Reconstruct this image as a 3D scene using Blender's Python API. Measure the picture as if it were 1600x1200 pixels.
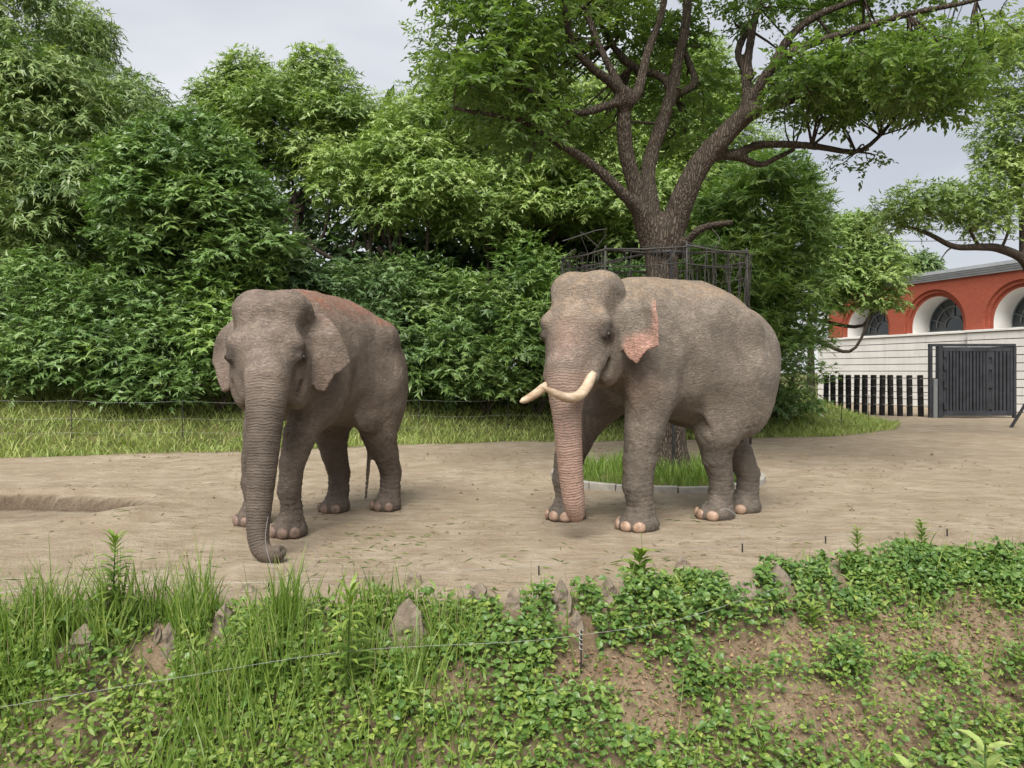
import bpy, math, random
import numpy as np
from mathutils import Vector
random.seed(7)
rng = np.random.default_rng(11)
scene = bpy.context.scene
for o in list(bpy.data.objects): bpy.data.objects.remove(o)
R = math.radians

# ------------------------------------------------------------------ camera, sky, sun, exposure
CAMH, FPX, HOR = 1.7, 1200.0, 580.0            # eye height (m), focal length and horizon row in photo pixels (1600 x 1200)
cam_d = bpy.data.cameras.new('camera'); cam = bpy.data.objects.new('camera', cam_d)
scene.collection.objects.link(cam); scene.camera = cam
cam.location = (0, 0, CAMH); cam.rotation_euler = (R(90), 0, 0)
cam_d.sensor_width = 36; cam_d.lens = 36 * FPX / 1600; cam_d.shift_y = -(600 - HOR) / 1600
cam_d.clip_start = .05; cam_d.clip_end = 1500

SUN_EL, SUN_AZ = 50, 193                       # high soft sun behind thin cloud, from behind the camera and a little left
world = bpy.data.worlds.new('World'); scene.world = world; world.use_nodes = True
nt = world.node_tree; nt.nodes.clear()
N = nt.nodes.new; L = nt.links.new
wo = N('ShaderNodeOutputWorld'); bg = N('ShaderNodeBackground'); bg.inputs['Strength'].default_value = .11
sky = N('ShaderNodeTexSky'); sky.sky_type = 'NISHITA'; sky.sun_disc = False
sky.sun_elevation = R(SUN_EL); sky.sun_rotation = R(SUN_AZ); sky.air_density = 1.2; sky.dust_density = 3
tc = N('ShaderNodeTexCoord'); mp = N('ShaderNodeMapping'); mp.inputs['Scale'].default_value = (1, 1, 2.6); mp.inputs['Location'].default_value = (.35, .1, .2)
no = N('ShaderNodeTexNoise'); no.inputs['Scale'].default_value = 1.7; no.inputs['Detail'].default_value = 5; no.inputs['Roughness'].default_value = .45
cr = N('ShaderNodeValToRGB')
cr.color_ramp.elements[0].position = .32; cr.color_ramp.elements[0].color = (.255, .27, .30, 1)
cr.color_ramp.elements[1].position = .60; cr.color_ramp.elements[1].color = (.41, .412, .422, 1)
sc_ = N('ShaderNodeVectorMath'); sc_.operation = 'SCALE'; sc_.inputs['Scale'].default_value = 4.9
mx = N('ShaderNodeMix'); mx.data_type = 'RGBA'; mx.inputs['Factor'].default_value = .96
L(tc.outputs['Generated'], mp.inputs['Vector']); L(mp.outputs[0], no.inputs['Vector']); L(no.outputs['Fac'], cr.inputs[0])
L(cr.outputs[0], sc_.inputs[0]); L(sky.outputs[0], mx.inputs['A']); L(sc_.outputs[0], mx.inputs['B'])
L(mx.outputs['Result'], bg.inputs['Color']); L(bg.outputs[0], wo.inputs[0])

sun_d = bpy.data.lights.new('sun', 'SUN'); sun = bpy.data.objects.new('sun', sun_d); scene.collection.objects.link(sun)
sun_d.energy = 1.5; sun_d.angle = R(38); sun_d.color = (1, .96, .9)
sdir = Vector((math.sin(R(SUN_AZ)) * math.cos(R(SUN_EL)), math.cos(R(SUN_AZ)) * math.cos(R(SUN_EL)), math.sin(R(SUN_EL))))
sun.rotation_euler = sdir.to_track_quat('Z', 'Y').to_euler()
vs = scene.view_settings
vs.view_transform = 'Standard'; vs.look = 'None'; vs.exposure = 1.98; vs.gamma = 1; vs.use_curve_mapping = False
scene.cycles.max_bounces = 6; scene.cycles.diffuse_bounces = 3; scene.cycles.transmission_bounces = 4; scene.cycles.glossy_bounces = 2; scene.cycles.use_light_tree = False; scene.cycles.caustics_reflective = False; scene.cycles.caustics_refractive = False
scene.render.resolution_x, scene.render.resolution_y = 1024, 768

# ------------------------------------------------------------------ helpers
C = scene.collection
def W(px, py, d):                                # photo pixel + distance -> world point
    return np.array(((px - 800) / FPX * d, d, CAMH - (py - HOR) / FPX * d))
def G(px, py, z=0.0):                            # photo pixel on a level ground of height z
    return W(px, py, (CAMH - z) * FPX / (py - HOR))
def nrm(v):
    v = np.asarray(v, float); return v / np.maximum(np.linalg.norm(v, axis=-1, keepdims=True), 1e-9)
def tag(o, label=None, cat=None, group=None, kind=None):
    if label: o['label'] = label
    if cat: o['category'] = cat
    if group: o['group'] = group
    if kind: o['kind'] = kind
    return o
def empty(name, loc=(0, 0, 0), rz=0):
    o = bpy.data.objects.new(name, None); C.objects.link(o); o.location = [float(a) for a in loc]; o.rotation_euler = (0, 0, rz)
    o.empty_display_size = .1
    return o
def mesh_np(name, V, faces, smooth=False):
    """V (n,3); faces: list of (m,k) int arrays"""
    me = bpy.data.meshes.new(name)
    V = np.ascontiguousarray(V, np.float32)
    faces = [np.asarray(f, np.int32) for f in faces if len(f)]
    nl = sum(f.size for f in faces); npoly = sum(len(f) for f in faces)
    me.vertices.add(len(V)); me.vertices.foreach_set('co', V.ravel())
    me.loops.add(nl); me.loops.foreach_set('vertex_index', np.concatenate([f.ravel() for f in faces]))
    starts, tot, s = [], [], 0
    for f in faces:
        k = f.shape[1]; starts.append(s + np.arange(len(f)) * k); tot.append(np.full(len(f), k)); s += f.size
    me.polygons.add(npoly)
    me.polygons.foreach_set('loop_start', np.concatenate(starts).astype(np.int32))
    me.polygons.foreach_set('loop_total', np.concatenate(tot).astype(np.int32))
    me.polygons.foreach_set('use_smooth', np.full(npoly, smooth))
    me.update(calc_edges=True); me.validate()
    return me
def attr(me, name, vals, dom='POINT'):
    a = me.attributes.new(name, 'FLOAT', dom); a.data.foreach_set('value', np.ascontiguousarray(vals, np.float32))
def obj(name, me, mat=None, parent=None):
    o = bpy.data.objects.new(name, me); C.objects.link(o)
    if mat and not me.materials: me.materials.append(mat)
    if parent:
        o.parent = parent
    return o
class MB:
    """collects boxes, tubes and quads into one mesh"""
    def __init__(s): s.V = []; s.Q = []; s.T = []; s.n = 0
    def add(s, V, Q=(), T=()):
        V = np.asarray(V, float).reshape(-1, 3)
        if len(Q): s.Q.append(np.asarray(Q, int) + s.n)
        if len(T): s.T.append(np.asarray(T, int) + s.n)
        s.V.append(V); s.n += len(V)
    def box(s, c, size, ax=None, bev=0):
        ax = np.eye(3) if ax is None else np.asarray(ax, float)
        h = np.asarray(size, float) / 2
        b = min(bev, h.min() * .9)
        if b <= 0:
            sg = np.array([(x, y, z) for x in (-1, 1) for y in (-1, 1) for z in (-1, 1)], float)
            s.add(np.asarray(c) + (sg * h) @ ax, [(0, 1, 3, 2), (4, 6, 7, 5), (0, 4, 5, 1), (2, 3, 7, 6), (0, 2, 6, 4), (1, 5, 7, 3)])
        else:                                       # chamfer the four edges along the longest axis
            i = int(np.argmax(h)); j, k = [a for a in range(3) if a != i]
            pr = [(-1, -1, 1, 0), (-1, -1, 0, 1), (-1, 1, 0, -1), (-1, 1, 1, 0), (1, 1, -1, 0), (1, 1, 0, -1), (1, -1, 0, 1), (1, -1, -1, 0)]
            P = []
            for e in (-1, 1):
                for (a, d_, da, db) in pr:
                    p = np.zeros(3); p[i] = e * h[i]; p[j] = a * h[j] + da * b; p[k] = d_ * h[k] + db * b; P.append(p)
            V = np.asarray(c) + np.array(P) @ ax
            q = [(m, (m + 1) % 8, 8 + (m + 1) % 8, 8 + m) for m in range(8)]
            q += [(0, 1, 2, 3), (4, 5, 6, 7), (0, 3, 4, 7), (8, 11, 10, 9), (12, 15, 14, 13), (8, 15, 12, 11)]
            s.add(V, q)
    def tube(s, P, r, n=8, cap=True):
        P = np.asarray(P, float); m = len(P); r = np.broadcast_to(np.asarray(r, float), (m,))
        T = nrm(np.gradient(P, axis=0)); ref = np.array((0, 0, 1.)) if abs(T[0][2]) < .9 else np.array((1., 0, 0))
        u = nrm(np.cross(T[0], ref)); V = []
        for i in range(m):
            u = nrm(u - T[i] * np.dot(u, T[i])); v = np.cross(T[i], u)
            a = np.arange(n) * 2 * math.pi / n
            V.append(P[i] + r[i] * (np.cos(a)[:, None] * u + np.sin(a)[:, None] * v))
        V = np.concatenate(V)
        Q = [(i * n + k, i * n + (k + 1) % n, (i + 1) * n + (k + 1) % n, (i + 1) * n + k) for i in range(m - 1) for k in range(n)]
        T3 = []
        if cap:
            V = np.vstack([V, P[0], P[-1]]); b = m * n
            T3 = [(b, (k + 1) % n, k) for k in range(n)] + [(b + 1, (m - 1) * n + k, (m - 1) * n + (k + 1) % n) for k in range(n)]
        s.add(V, Q, T3)
    def build(s, name, mat, parent=None, smooth=False):
        f = []
        if s.Q: f.append(np.concatenate(s.Q))
        if s.T: f.append(np.concatenate(s.T))
        return obj(name, mesh_np(name, np.concatenate(s.V), f, smooth), mat, parent)
def spline(P, n):                                # Catmull-Rom through rows of P (any width)
    P = np.asarray(P, float); Q = np.vstack([2 * P[0] - P[1], P, 2 * P[-1] - P[-2]])
    t = np.linspace(0, len(P) - 1 - 1e-6, n); i = t.astype(int); f = (t - i)[:, None]
    a, b, c, d = Q[i], Q[i + 1], Q[i + 2], Q[i + 3]
    return .5 * (2 * b + (c - a) * f + (2 * a - 5 * b + 4 * c - d) * f * f + (3 * b - a - 3 * c + d) * f ** 3)
def sst(a, b, x):
    t = np.clip((x - a) / (b - a), 0, 1); return t * t * (3 - 2 * t)
_perm = np.random.default_rng(3).random((64, 64, 64)).astype(np.float32)
def vnoise(P, sc=1.0, octs=3, seed=0):           # value noise in -1..1
    P = np.asarray(P, float) * sc + seed * 17.31; out = 0; amp = 1; tot = 0
    for _ in range(octs):
        i = np.floor(P).astype(int); f = P - i; f = f * f * (3 - 2 * f); i &= 63; j = (i + 1) & 63
        x0, y0, z0 = i[..., 0], i[..., 1], i[..., 2]; x1, y1, z1 = j[..., 0], j[..., 1], j[..., 2]
        fx, fy, fz = f[..., 0], f[..., 1], f[..., 2]
        a = _perm[x0, y0, z0] * (1 - fx) + _perm[x1, y0, z0] * fx; b = _perm[x0, y1, z0] * (1 - fx) + _perm[x1, y1, z0] * fx
        c = _perm[x0, y0, z1] * (1 - fx) + _perm[x1, y0, z1] * fx; d = _perm[x0, y1, z1] * (1 - fx) + _perm[x1, y1, z1] * fx
        out = out + amp * ((a * (1 - fy) + b * fy) * (1 - fz) + (c * (1 - fy) + d * fy) * fz); tot += amp; amp *= .5; P = P * 2.03 + 5.1
    return out / tot * 2 - 1
def vn2(x, y, sc=1., octs=3, seed=0):
    return vnoise(np.stack([x, y, np.zeros_like(x) + .37], -1), sc, octs, seed)
def polysd(X, Y, poly):                          # signed distance to a polygon, negative inside
    P = np.asarray(poly, float); d = np.full(np.shape(X), 1e9); s = np.ones(np.shape(X)); n = len(P)
    for i in range(n):
        a = P[i]; b = P[i - 1]; ex, ey = b - a; wx = X - a[0]; wy = Y - a[1]
        t = np.clip((wx * ex + wy * ey) / (ex * ex + ey * ey + 1e-12), 0, 1)
        d = np.minimum(d, (wx - ex * t) ** 2 + (wy - ey * t) ** 2)
        c1 = Y >= a[1]; c2 = Y < b[1]; c3 = ex * wy > ey * wx
        s = np.where((c1 & c2 & c3) | (~c1 & ~c2 & ~c3), -s, s)
    return s * np.sqrt(d)

# ------------------------------------------------------------------ materials
def mat(name, build):
    m = bpy.data.materials.new(name); m.use_nodes = True; t = m.node_tree; t.nodes.clear()
    out = t.nodes.new('ShaderNodeOutputMaterial')
    class B:
        pass
    b = B(); b.t = t
    def nd(k, **kw):
        n = t.nodes.new(k)
        for a, v in kw.items():
            if a in n.inputs: n.inputs[a].default_value = v
            else: setattr(n, a, v)
        return n
    b.nd = nd; b.ln = lambda x, y: t.links.new(x, y)
    def put(sock, v):
        if isinstance(v, (int, float, tuple)): sock.default_value = v if not isinstance(v, tuple) or len(v) != 3 or sock.type != 'RGBA' else (*v, 1)
        else: t.links.new(v, sock)
    def mixc(f, a, c, mode='MIX'):
        n = t.nodes.new('ShaderNodeMix'); n.data_type = 'RGBA'; n.blend_type = mode
        put(n.inputs['Factor'], f); put(n.inputs['A'], a); put(n.inputs['B'], c); return n.outputs['Result']
    def math_(op, a, c=0.0, d=0.0):
        n = t.nodes.new('ShaderNodeMath'); n.operation = op; put(n.inputs[0], a); put(n.inputs[1], c)
        if op in ('MULTIPLY_ADD', 'SMOOTH_MIN', 'COMPARE'): put(n.inputs[2], d)
        return n.outputs[0]
    def coords(kind='Object', scale=(1, 1, 1)):
        n = t.nodes.new('ShaderNodeNewGeometry' if kind == 'Position' else 'ShaderNodeTexCoord'); mm = t.nodes.new('ShaderNodeMapping'); mm.inputs['Scale'].default_value = scale
        t.links.new(n.outputs[kind], mm.inputs['Vector']); return mm.outputs[0]
    def noise(scale, detail=4, rough=.55, vec=None, dist=0):
        n = t.nodes.new('ShaderNodeTexNoise'); n.inputs['Scale'].default_value = scale; n.inputs['Detail'].default_value = detail
        n.inputs['Roughness'].default_value = rough; n.inputs['Distortion'].default_value = dist
        t.links.new(vec if vec is not None else coords(), n.inputs['Vector']); return n.outputs['Fac']
    def voro(scale, feat='F1', vec=None, out_='Distance'):
        n = t.nodes.new('ShaderNodeTexVoronoi'); n.feature = feat; n.inputs['Scale'].default_value = scale
        t.links.new(vec if vec is not None else coords(), n.inputs['Vector']); return n.outputs[out_]
    def ramp(f, *st):
        n = t.nodes.new('ShaderNodeValToRGB'); e = n.color_ramp.elements
        while len(e) < len(st): e.new(.5)
        for k, (p, c) in enumerate(st):
            e[k].position = p; e[k].color = (c, c, c, 1) if isinstance(c, (int, float)) else (*c, 1)
        put(n.inputs[0], f); return n.outputs[0]
    def at(nm):
        n = t.nodes.new('ShaderNodeAttribute'); n.attribute_name = nm; return n.outputs['Fac']
    def bump(h, s=.5, d=.01, normal=None):
        n = t.nodes.new('ShaderNodeBump'); n.inputs['Strength'].default_value = s; n.inputs['Distance'].default_value = d
        put(n.inputs['Height'], h)
        if normal is not None: t.links.new(normal, n.inputs['Normal'])
        return n.outputs[0]
    def bsdf(col, rough=.8, normal=None, metal=0, spec=.3, **kw):
        n = t.nodes.new('ShaderNodeBsdfPrincipled'); put(n.inputs['Base Color'], col); put(n.inputs['Roughness'], rough)
        n.inputs['Metallic'].default_value = metal; n.inputs['Specular IOR Level'].default_value = spec
        for a, v in kw.items(): put(n.inputs[a], v)
        if normal is not None: t.links.new(normal, n.inputs['Normal'])
        return n.outputs[0]
    b.put, b.mixc, b.math, b.coords, b.noise, b.voro, b.ramp, b.at, b.bump, b.bsdf = put, mixc, math_, coords, noise, voro, ramp, at, bump, bsdf
    t.links.new(build(b), out.inputs['Surface'])
    return m
def leafmat(name, dark, mid, light, trans=.26, rough=.42, spec=.5):
    def f(b):
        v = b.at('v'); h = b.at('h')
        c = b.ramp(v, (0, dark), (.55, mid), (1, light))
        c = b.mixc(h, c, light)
        p = b.bsdf(c, rough, spec=spec)
        tr = b.nd('ShaderNodeBsdfTranslucent'); tcol = b.mixc(1.0, c, (1.0, 1.15, .45), 'MULTIPLY'); b.put(tr.inputs['Color'], tcol)
        ms = b.nd('ShaderNodeMixShader'); ms.inputs[0].default_value = trans
        b.ln(p, ms.inputs[1]); b.ln(tr.outputs[0], ms.inputs[2]); return ms.outputs[0]
    return mat(name, f)
def plain(name, col, rough=.7, var=.15, sc=12., metal=0, spec=.3, bs=.2, bd=.004):
    def f(b):
        n = b.noise(sc, 5)
        c = b.mixc(b.ramp(n, (.3, 0), (.7, 1)), tuple(x * (1 - var) for x in col), tuple(min(1, x * (1 + var)) for x in col))
        return b.bsdf(c, rough, b.bump(n, bs, bd), metal, spec)
    return mat(name, f)
def f_bark(dark, light, sc=1.0):
    def f(b):
        v = b.coords('Object', (sc, sc, sc * .22))
        w = b.noise(14, 3, .6, v, .6)
        d = b.voro(34, 'DISTANCE_TO_EDGE', b.mixc(.16, v, b.noise(9, 2, .5, v)))
        r = b.ramp(d, (.0, 0), (.22, 1))
        big = b.noise(2.2, 3)
        c = b.mixc(r, dark, light); c = b.mixc(b.ramp(big, (.35, 0), (.7, .55)), c, tuple(x * .6 for x in light))
        c = b.mixc(b.ramp(w, (.35, .5), (.6, 0)), c, tuple(x * .45 for x in light))
        h = b.math('ADD', b.math('MULTIPLY', r, .7), b.math('MULTIPLY', w, .6))
        return b.bsdf(c, .9, b.bump(h, .9, .03), spec=.15)
    return f
M = {}
M['bark'] = mat('bark', f_bark((.032, .026, .021), (.135, .108, .083)))
M['bark_pale'] = mat('bark_pale', f_bark((.10, .085, .06), (.24, .20, .15)))
M['leaf_oak'] = leafmat('leaf_oak', (0.09, 0.16, 0.055), (0.205, 0.3, 0.1), (0.36, 0.42, 0.165))
M['leaf_broad'] = leafmat('leaf_broad', (0.075, 0.145, 0.046), (0.16, 0.265, 0.078), (0.27, 0.37, 0.125), .25, .4)
M['leaf_dark'] = leafmat('leaf_dark', (0.065, 0.12, 0.052), (0.125, 0.205, 0.08), (0.21, 0.3, 0.11), .25)
M['leaf_glossy'] = leafmat('leaf_glossy', (0.09, 0.175, 0.05), (0.19, 0.31, 0.08), (0.33, 0.43, 0.13), .28, .38, .5)
M['leaf_lime'] = leafmat('leaf_lime', (0.14, 0.23, 0.06), (0.25, 0.36, 0.105), (0.39, 0.48, 0.16), .26)
M['leaf_camphor'] = leafmat('leaf_camphor', (0.125, 0.205, 0.06), (0.25, 0.36, 0.105), (0.39, 0.47, 0.16), .26)
M['leaf_cover'] = leafmat('leaf_cover', (0.06, 0.12, 0.022), (0.155, 0.25, 0.042), (0.33, 0.4, 0.085), .3, .5)
M['leaf_ivy'] = leafmat('leaf_ivy', (.045, .105, .025), (.10, .19, .04), (.20, .30, .07), .25, .4, .5)
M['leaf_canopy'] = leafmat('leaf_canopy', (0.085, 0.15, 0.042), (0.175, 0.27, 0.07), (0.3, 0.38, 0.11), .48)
M['leaf_litter'] = leafmat('leaf_litter', (0.1, 0.06, 0.035), (0.22, 0.13, 0.075), (0.34, 0.22, 0.13), .1, .8)
M['grass'] = leafmat('grass', (0.08, 0.15, 0.025), (0.17, 0.27, 0.045), (0.32, 0.4, 0.1), .35, .5)
M['grass_bank'] = leafmat('grass_bank', (0.16, 0.22, 0.055), (0.29, 0.37, 0.095), (0.46, 0.49, 0.18), .3, .6)
M['straw'] = leafmat('straw', (.20, .15, .08), (.32, .25, .14), (.45, .37, .22), .1, .8)
M['post'] = plain('post', (.02, .02, .022), .6)
M['wire'] = plain('wire', (.36, .36, .35), .45, metal=.6)
M['black_steel'] = plain('black_steel', (.03, .032, .038), .55, .35, 3)
M['rust_steel'] = plain('rust_steel', (.05, .046, .042), .7, .3, 8)
M['white_wire'] = plain('white_wire', (.32, .32, .31), .5)

# ------------------------------------------------------------------ leaves, blades
def leaf_mesh(name, P, A, Nn, ln, wd, v, h, six=False, fold=.25, tri=False):
    """one folded leaf per row: base P, axis A, face normal Nn, length, width"""
    n = len(P); A = nrm(A); S = nrm(np.cross(A, Nn)); U = np.cross(S, A)
    ln = np.broadcast_to(ln, (n,))[:, None]; wd = np.broadcast_to(wd, (n,))[:, None] * .5
    up = U * wd * fold * 2
    if tri:
        V = np.stack([P - S * wd * .85 + up * .5, P + S * wd * .85 + up * .5, P + A * ln - U * ln * .12], 1); T = np.array([(0, 1, 2)]); k = 3
    elif not six:
        V = np.stack([P, P + A * ln * .45 + S * wd + up, P + A * ln - U * ln * .12, P + A * ln * .45 - S * wd + up], 1)
        T = np.array([(0, 1, 2), (0, 2, 3)]); k = 4
    else:
        mid = P + A * ln * .5
        V = np.stack([P, P + A * ln * .28 + S * wd * .9 + up, P + A * ln * .62 + S * wd * .85 + up * .8, P + A * ln - U * ln * .15,
                      P + A * ln * .62 - S * wd * .85 + up * .8, P + A * ln * .28 - S * wd * .9 + up, mid + U * ln * .03], 1)
        T = np.array([(0, 1, 6), (1, 2, 6), (2, 3, 6), (3, 4, 6), (4, 5, 6), (5, 0, 6)]); k = 7
    F = (T[None] + (np.arange(n) * k)[:, None, None]).reshape(-1, 3)
    me = mesh_np(name, V.reshape(-1, 3), [F])
    attr(me, 'v', np.repeat(np.clip(np.broadcast_to(v, (n,)), 0, 1), k)); attr(me, 'h', np.repeat(np.clip(np.broadcast_to(h, (n,)), 0, 1), k))
    return me
def sphere_dirs(n, zmin=-1.):
    z = rng.uniform(zmin, 1, n); a = rng.uniform(0, 2 * math.pi, n); r = np.sqrt(1 - z * z)
    return np.stack([r * np.cos(a), r * np.sin(a), z], 1)
def sprays(base, axis, m, sl, ll, lw, droop, v0, tip=.5, spread=.9, szf=None):
    """m leaves along each twig (base, axis, length sl)"""
    n = len(base); axis = nrm(axis)
    side = nrm(np.cross(axis, np.array((0, 0, 1.)) + rng.normal(0, .25, (n, 3))))
    t = (np.arange(m) + rng.uniform(0, .8, (n, m))) / m
    sg = np.where((np.arange(m) % 2) > 0, 1., -1.)[None, :, None]
    sl = np.broadcast_to(sl, (n,))[:, None]
    P = base[:, None] + axis[:, None] * (t * sl)[..., None] - np.array((0, 0, 1.)) * (t * t * sl * droop)[..., None]
    A = axis[:, None] * (.35 + .5 * t[..., None]) + side[:, None] * sg * spread * (1.05 - .6 * t[..., None]) + rng.normal(0, .28, (n, m, 3))
    A[..., 2] -= droop * (.35 + .5 * t)
    Nn = np.array((0, 0, .8)) + axis[:, None] * .6 + rng.normal(0, .36, (n, m, 3))
    l = ll * rng.uniform(.6, 1.25, (n, m)) * (1 if szf is None else szf[:, None]); w = l * (lw / ll) * rng.uniform(.85, 1.15, (n, m))
    v = np.broadcast_to(v0, (n,))[:, None] + rng.normal(0, .13, (n, m)); h = tip * np.clip(t - .45, 0, 1) * rng.uniform(.2, 1.6, (n, 1))
    return [P.reshape(-1, 3), A.reshape(-1, 3), Nn.reshape(-1, 3), l.ravel(), w.ravel(), v.ravel(), h.ravel()]
def crown_mesh(name, cl_c, cl_r, dens, m, sl, ll, lw, droop=.4, tip=.5, zmin=-.45, flat=.75, inner=.25, six=False, vbias=0., tri=False):
    """clumps (centres, radii): twigs over every clump, thinner inside"""
    B, Ax, Vv, Sz = [], [], [], []
    for c, r in zip(cl_c, cl_r):
        n = max(4, int(dens * r * r * 12)); d = sphere_dirs(n, zmin)
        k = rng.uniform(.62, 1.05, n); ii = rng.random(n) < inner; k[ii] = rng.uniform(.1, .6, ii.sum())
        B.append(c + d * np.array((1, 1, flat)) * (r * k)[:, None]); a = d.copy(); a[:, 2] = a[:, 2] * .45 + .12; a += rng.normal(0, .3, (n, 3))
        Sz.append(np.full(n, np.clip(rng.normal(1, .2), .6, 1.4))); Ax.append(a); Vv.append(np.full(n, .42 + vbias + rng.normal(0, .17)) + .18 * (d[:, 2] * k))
    B, Ax, Vv = np.concatenate(B), np.concatenate(Ax), np.concatenate(Vv)
    return leaf_mesh(name, *sprays(B, Ax, m, sl * rng.uniform(.6, 1.3, len(B)), ll, lw, droop, Vv, tip, szf=np.concatenate(Sz)), six=six, tri=tri)
def blob_clumps(blobs, cr, fill=.63, seed_jit=.25):
    """clump centres over the surface of crown lobes [(centre, (rx, ry, rz))], hidden ones dropped"""
    cc, rr = [], []
    for c, r in blobs:
        r = np.asarray(r, float); area = 4 * math.pi * ((r[0] * r[1]) ** 1.6 / 3 + (r[0] * r[2]) ** 1.6 / 3 + (r[1] * r[2]) ** 1.6 / 3) ** (1 / 1.6)
        n = max(5, int(fill * area / (cr * cr * 1.5))); i = np.arange(n) + .5
        z = 1 - 2 * i / n; a = i * 2.39996 + rng.uniform(0, 6)
        d = np.stack([np.sqrt(1 - z * z) * np.cos(a), np.sqrt(1 - z * z) * np.sin(a), z], 1)
        d = nrm(d + rng.normal(0, .18, d.shape))
        p = np.asarray(c) + d * r * rng.uniform(.72, 1.04, (n, 1))
        keep = np.ones(n, bool)
        for c2, r2 in blobs:
            if c2 is not c: keep &= (((p - np.asarray(c2)) / np.asarray(r2)) ** 2).sum(1) > .5
        cc.append(p[keep]); rr.append(cr * rng.uniform(.7, 1.35, keep.sum()))
    return np.concatenate(cc), np.concatenate(rr)
def tree(name, label, base, stems, blobs, lm, cr, dens, m, sl, ll, lw, group=None, bark='bark', cat='tree', **kw):
    root = empty(name, base); tag(root, label, cat, group)
    base = np.asarray(base, float)
    mb = MB()
    for P, r0, r1 in stems:
        S = spline(np.array(P) - base, 4 * len(P)); mb.tube(S, np.linspace(r0, r1, len(S)), 8)
    mb.build('trunk', M[bark], root, True)
    cc, rr = blob_clumps(blobs, cr)
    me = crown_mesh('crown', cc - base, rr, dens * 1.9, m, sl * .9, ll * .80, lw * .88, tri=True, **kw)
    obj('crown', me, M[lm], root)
    return root

# ------------------------------------------------------------------ ground
EDGE_X = np.array((-40, -6, -4, -2, 0, 1.5, 3, 5, 8, 14, 40.)); EDGE_Y = np.array((5.0, 5.15, 5.3, 5.45, 5.7, 6.15, 6.75, 7.3, 7.7, 8.2, 9.))
def edge_y(x): return np.interp(x, EDGE_X, EDGE_Y) + .07 * np.sin(x * 2.1) + .05 * np.sin(x * 5.3 + 1)
MOUND = [(-60, 9), (-16, 13.2), (-10, 14.9), (-5, 16.7), (-2.5, 17.8), (0, 18.4), (4, 19.0), (8.5, 20.2), (11.2, 22.6), (12.5, 25.4), (12.2, 29), (11, 36), (11, 130), (-60, 130)]
PIT = np.array(((-7.6, 10.4), (-6.4, 10.35), (-5.2, 10.0), (-4.4, 9.7)))
TREE_C = np.array((2.3, 12.3)); TREE_R = 1.62
def height(x, y):
    x = np.asarray(x, float); y = np.asarray(y, float)
    e = edge_y(x); s = e - y
    drop = np.where(s > -.6, .66 * (np.sqrt((s - .05) ** 2 + .05) + (s - .05)) / 2, 0)
    drop = np.minimum(drop, 1.75)
    drop = drop * sst(.75, 1.2, y)                                   # wall back up to the visitors' side
    z = -drop + .10 * vn2(x, y, 1.6, 3, 1) * sst(.1, .8, s) * sst(.7, 1.4, y)
    sd = polysd(x, y, MOUND)
    z = z + 1.1 * sst(.0, 3.8, -sd) + .06 * vn2(x, y, .9, 2, 2) * sst(0, 1, -sd)
    yard = sst(.2, -.4, s) * sst(-.3, .3, sd)
    yard2 = yard * (1 - .9 * np.clip(np.exp(-(((x + 2.2) ** 2 + (y - 8.8) ** 2) / 2.2) ** 2) + np.exp(-(((x - 1.9) ** 2 + (y - 8.9) ** 2) / 2.6) ** 2), 0, 1))
    z = z + yard2 * (.035 * vn2(x, y, .55, 3, 3) + .012 * vn2(x, y, 3.1, 2, 4) + .006 * vn2(x, y, 11, 1, 5))
    # wallow with a sharp far lip
    lip = np.interp(x, PIT[:, 0], PIT[:, 1]) + .10 * vn2(x, y * 0, 3.0, 3, 6) + .05 * vn2(x, y * 0, 11.0, 2, 66)
    a = lip - y; along = sst(-4.3, -5.3, x)
    z = z - .12 * sst(0.0, .12, a) * sst(2.6, .3, a) * along * sst(-10.5, -8.6, x)
    z = z - .13 * np.exp(-((a - .10) / .07) ** 2) * sst(-3.9, -4.9, x) * sst(-10.5, -8.6, x)
    z = z + .07 * np.exp(-((a + .45) / .5) ** 2) * sst(-3.6, -5.0, x) * yard
    z = z + .10 * np.exp(-(((x + 4.6) / 1.1) ** 2 + ((y - 8.9) / .75) ** 2))
    ring = np.hypot(x - TREE_C[0], y - TREE_C[1]); z = z + .10 * sst(TREE_R, .6, ring)
    return z
def axis_pts(segs):
    out = [segs[0][0]]
    for a, b, st in segs: out += list(np.linspace(a, b, max(2, int(round((b - a) / st)) + 1))[1:])
    return np.array(out)
gx = axis_pts([(-400, -60, 60), (-60, -14, 1.5), (-14, -8, .14), (-8, 8, .085), (8, 20, .18), (20, 60, 1.5), (60, 400, 60)])
gy = axis_pts([(-60, -3, 6), (-3, 1.5, .25), (1.5, 4.2, .14), (4.2, 11, .065), (11, 16, .09), (16, 24, .16), (24, 40, .5), (40, 130, 6), (130, 900, 110)])
X, Y = np.meshgrid(gx, gy, indexing='ij'); Z = height(X, Y)
for i in range(260):                                  # old footprints and scuffs in the sand
    fx_, fy_ = rng.uniform(-8, 9), rng.uniform(6, 16)
    if polysd(np.array(fx_), np.array(fy_), MOUND) < .3 or fy_ < edge_y(fx_) + .3 or math.hypot(fx_ - TREE_C[0], fy_ - TREE_C[1]) < 1.9: continue
    i0, i1 = np.searchsorted(gx, (fx_ - .5, fx_ + .5)); j0, j1 = np.searchsorted(gy, (fy_ - .5, fy_ + .5)); r_ = np.hypot(X[i0:i1, j0:j1] - fx_, (Y[i0:i1, j0:j1] - fy_) * 1.1) / rng.uniform(.13, .22)
    Z[i0:i1, j0:j1] += rng.uniform(.004, .012) * (np.exp(-((r_ - 1.25) / .35) ** 2) * .6 - np.exp(-(r_ / .95) ** 4))
V = np.stack([X, Y, Z], -1).reshape(-1, 3); ny = len(gy)
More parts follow.
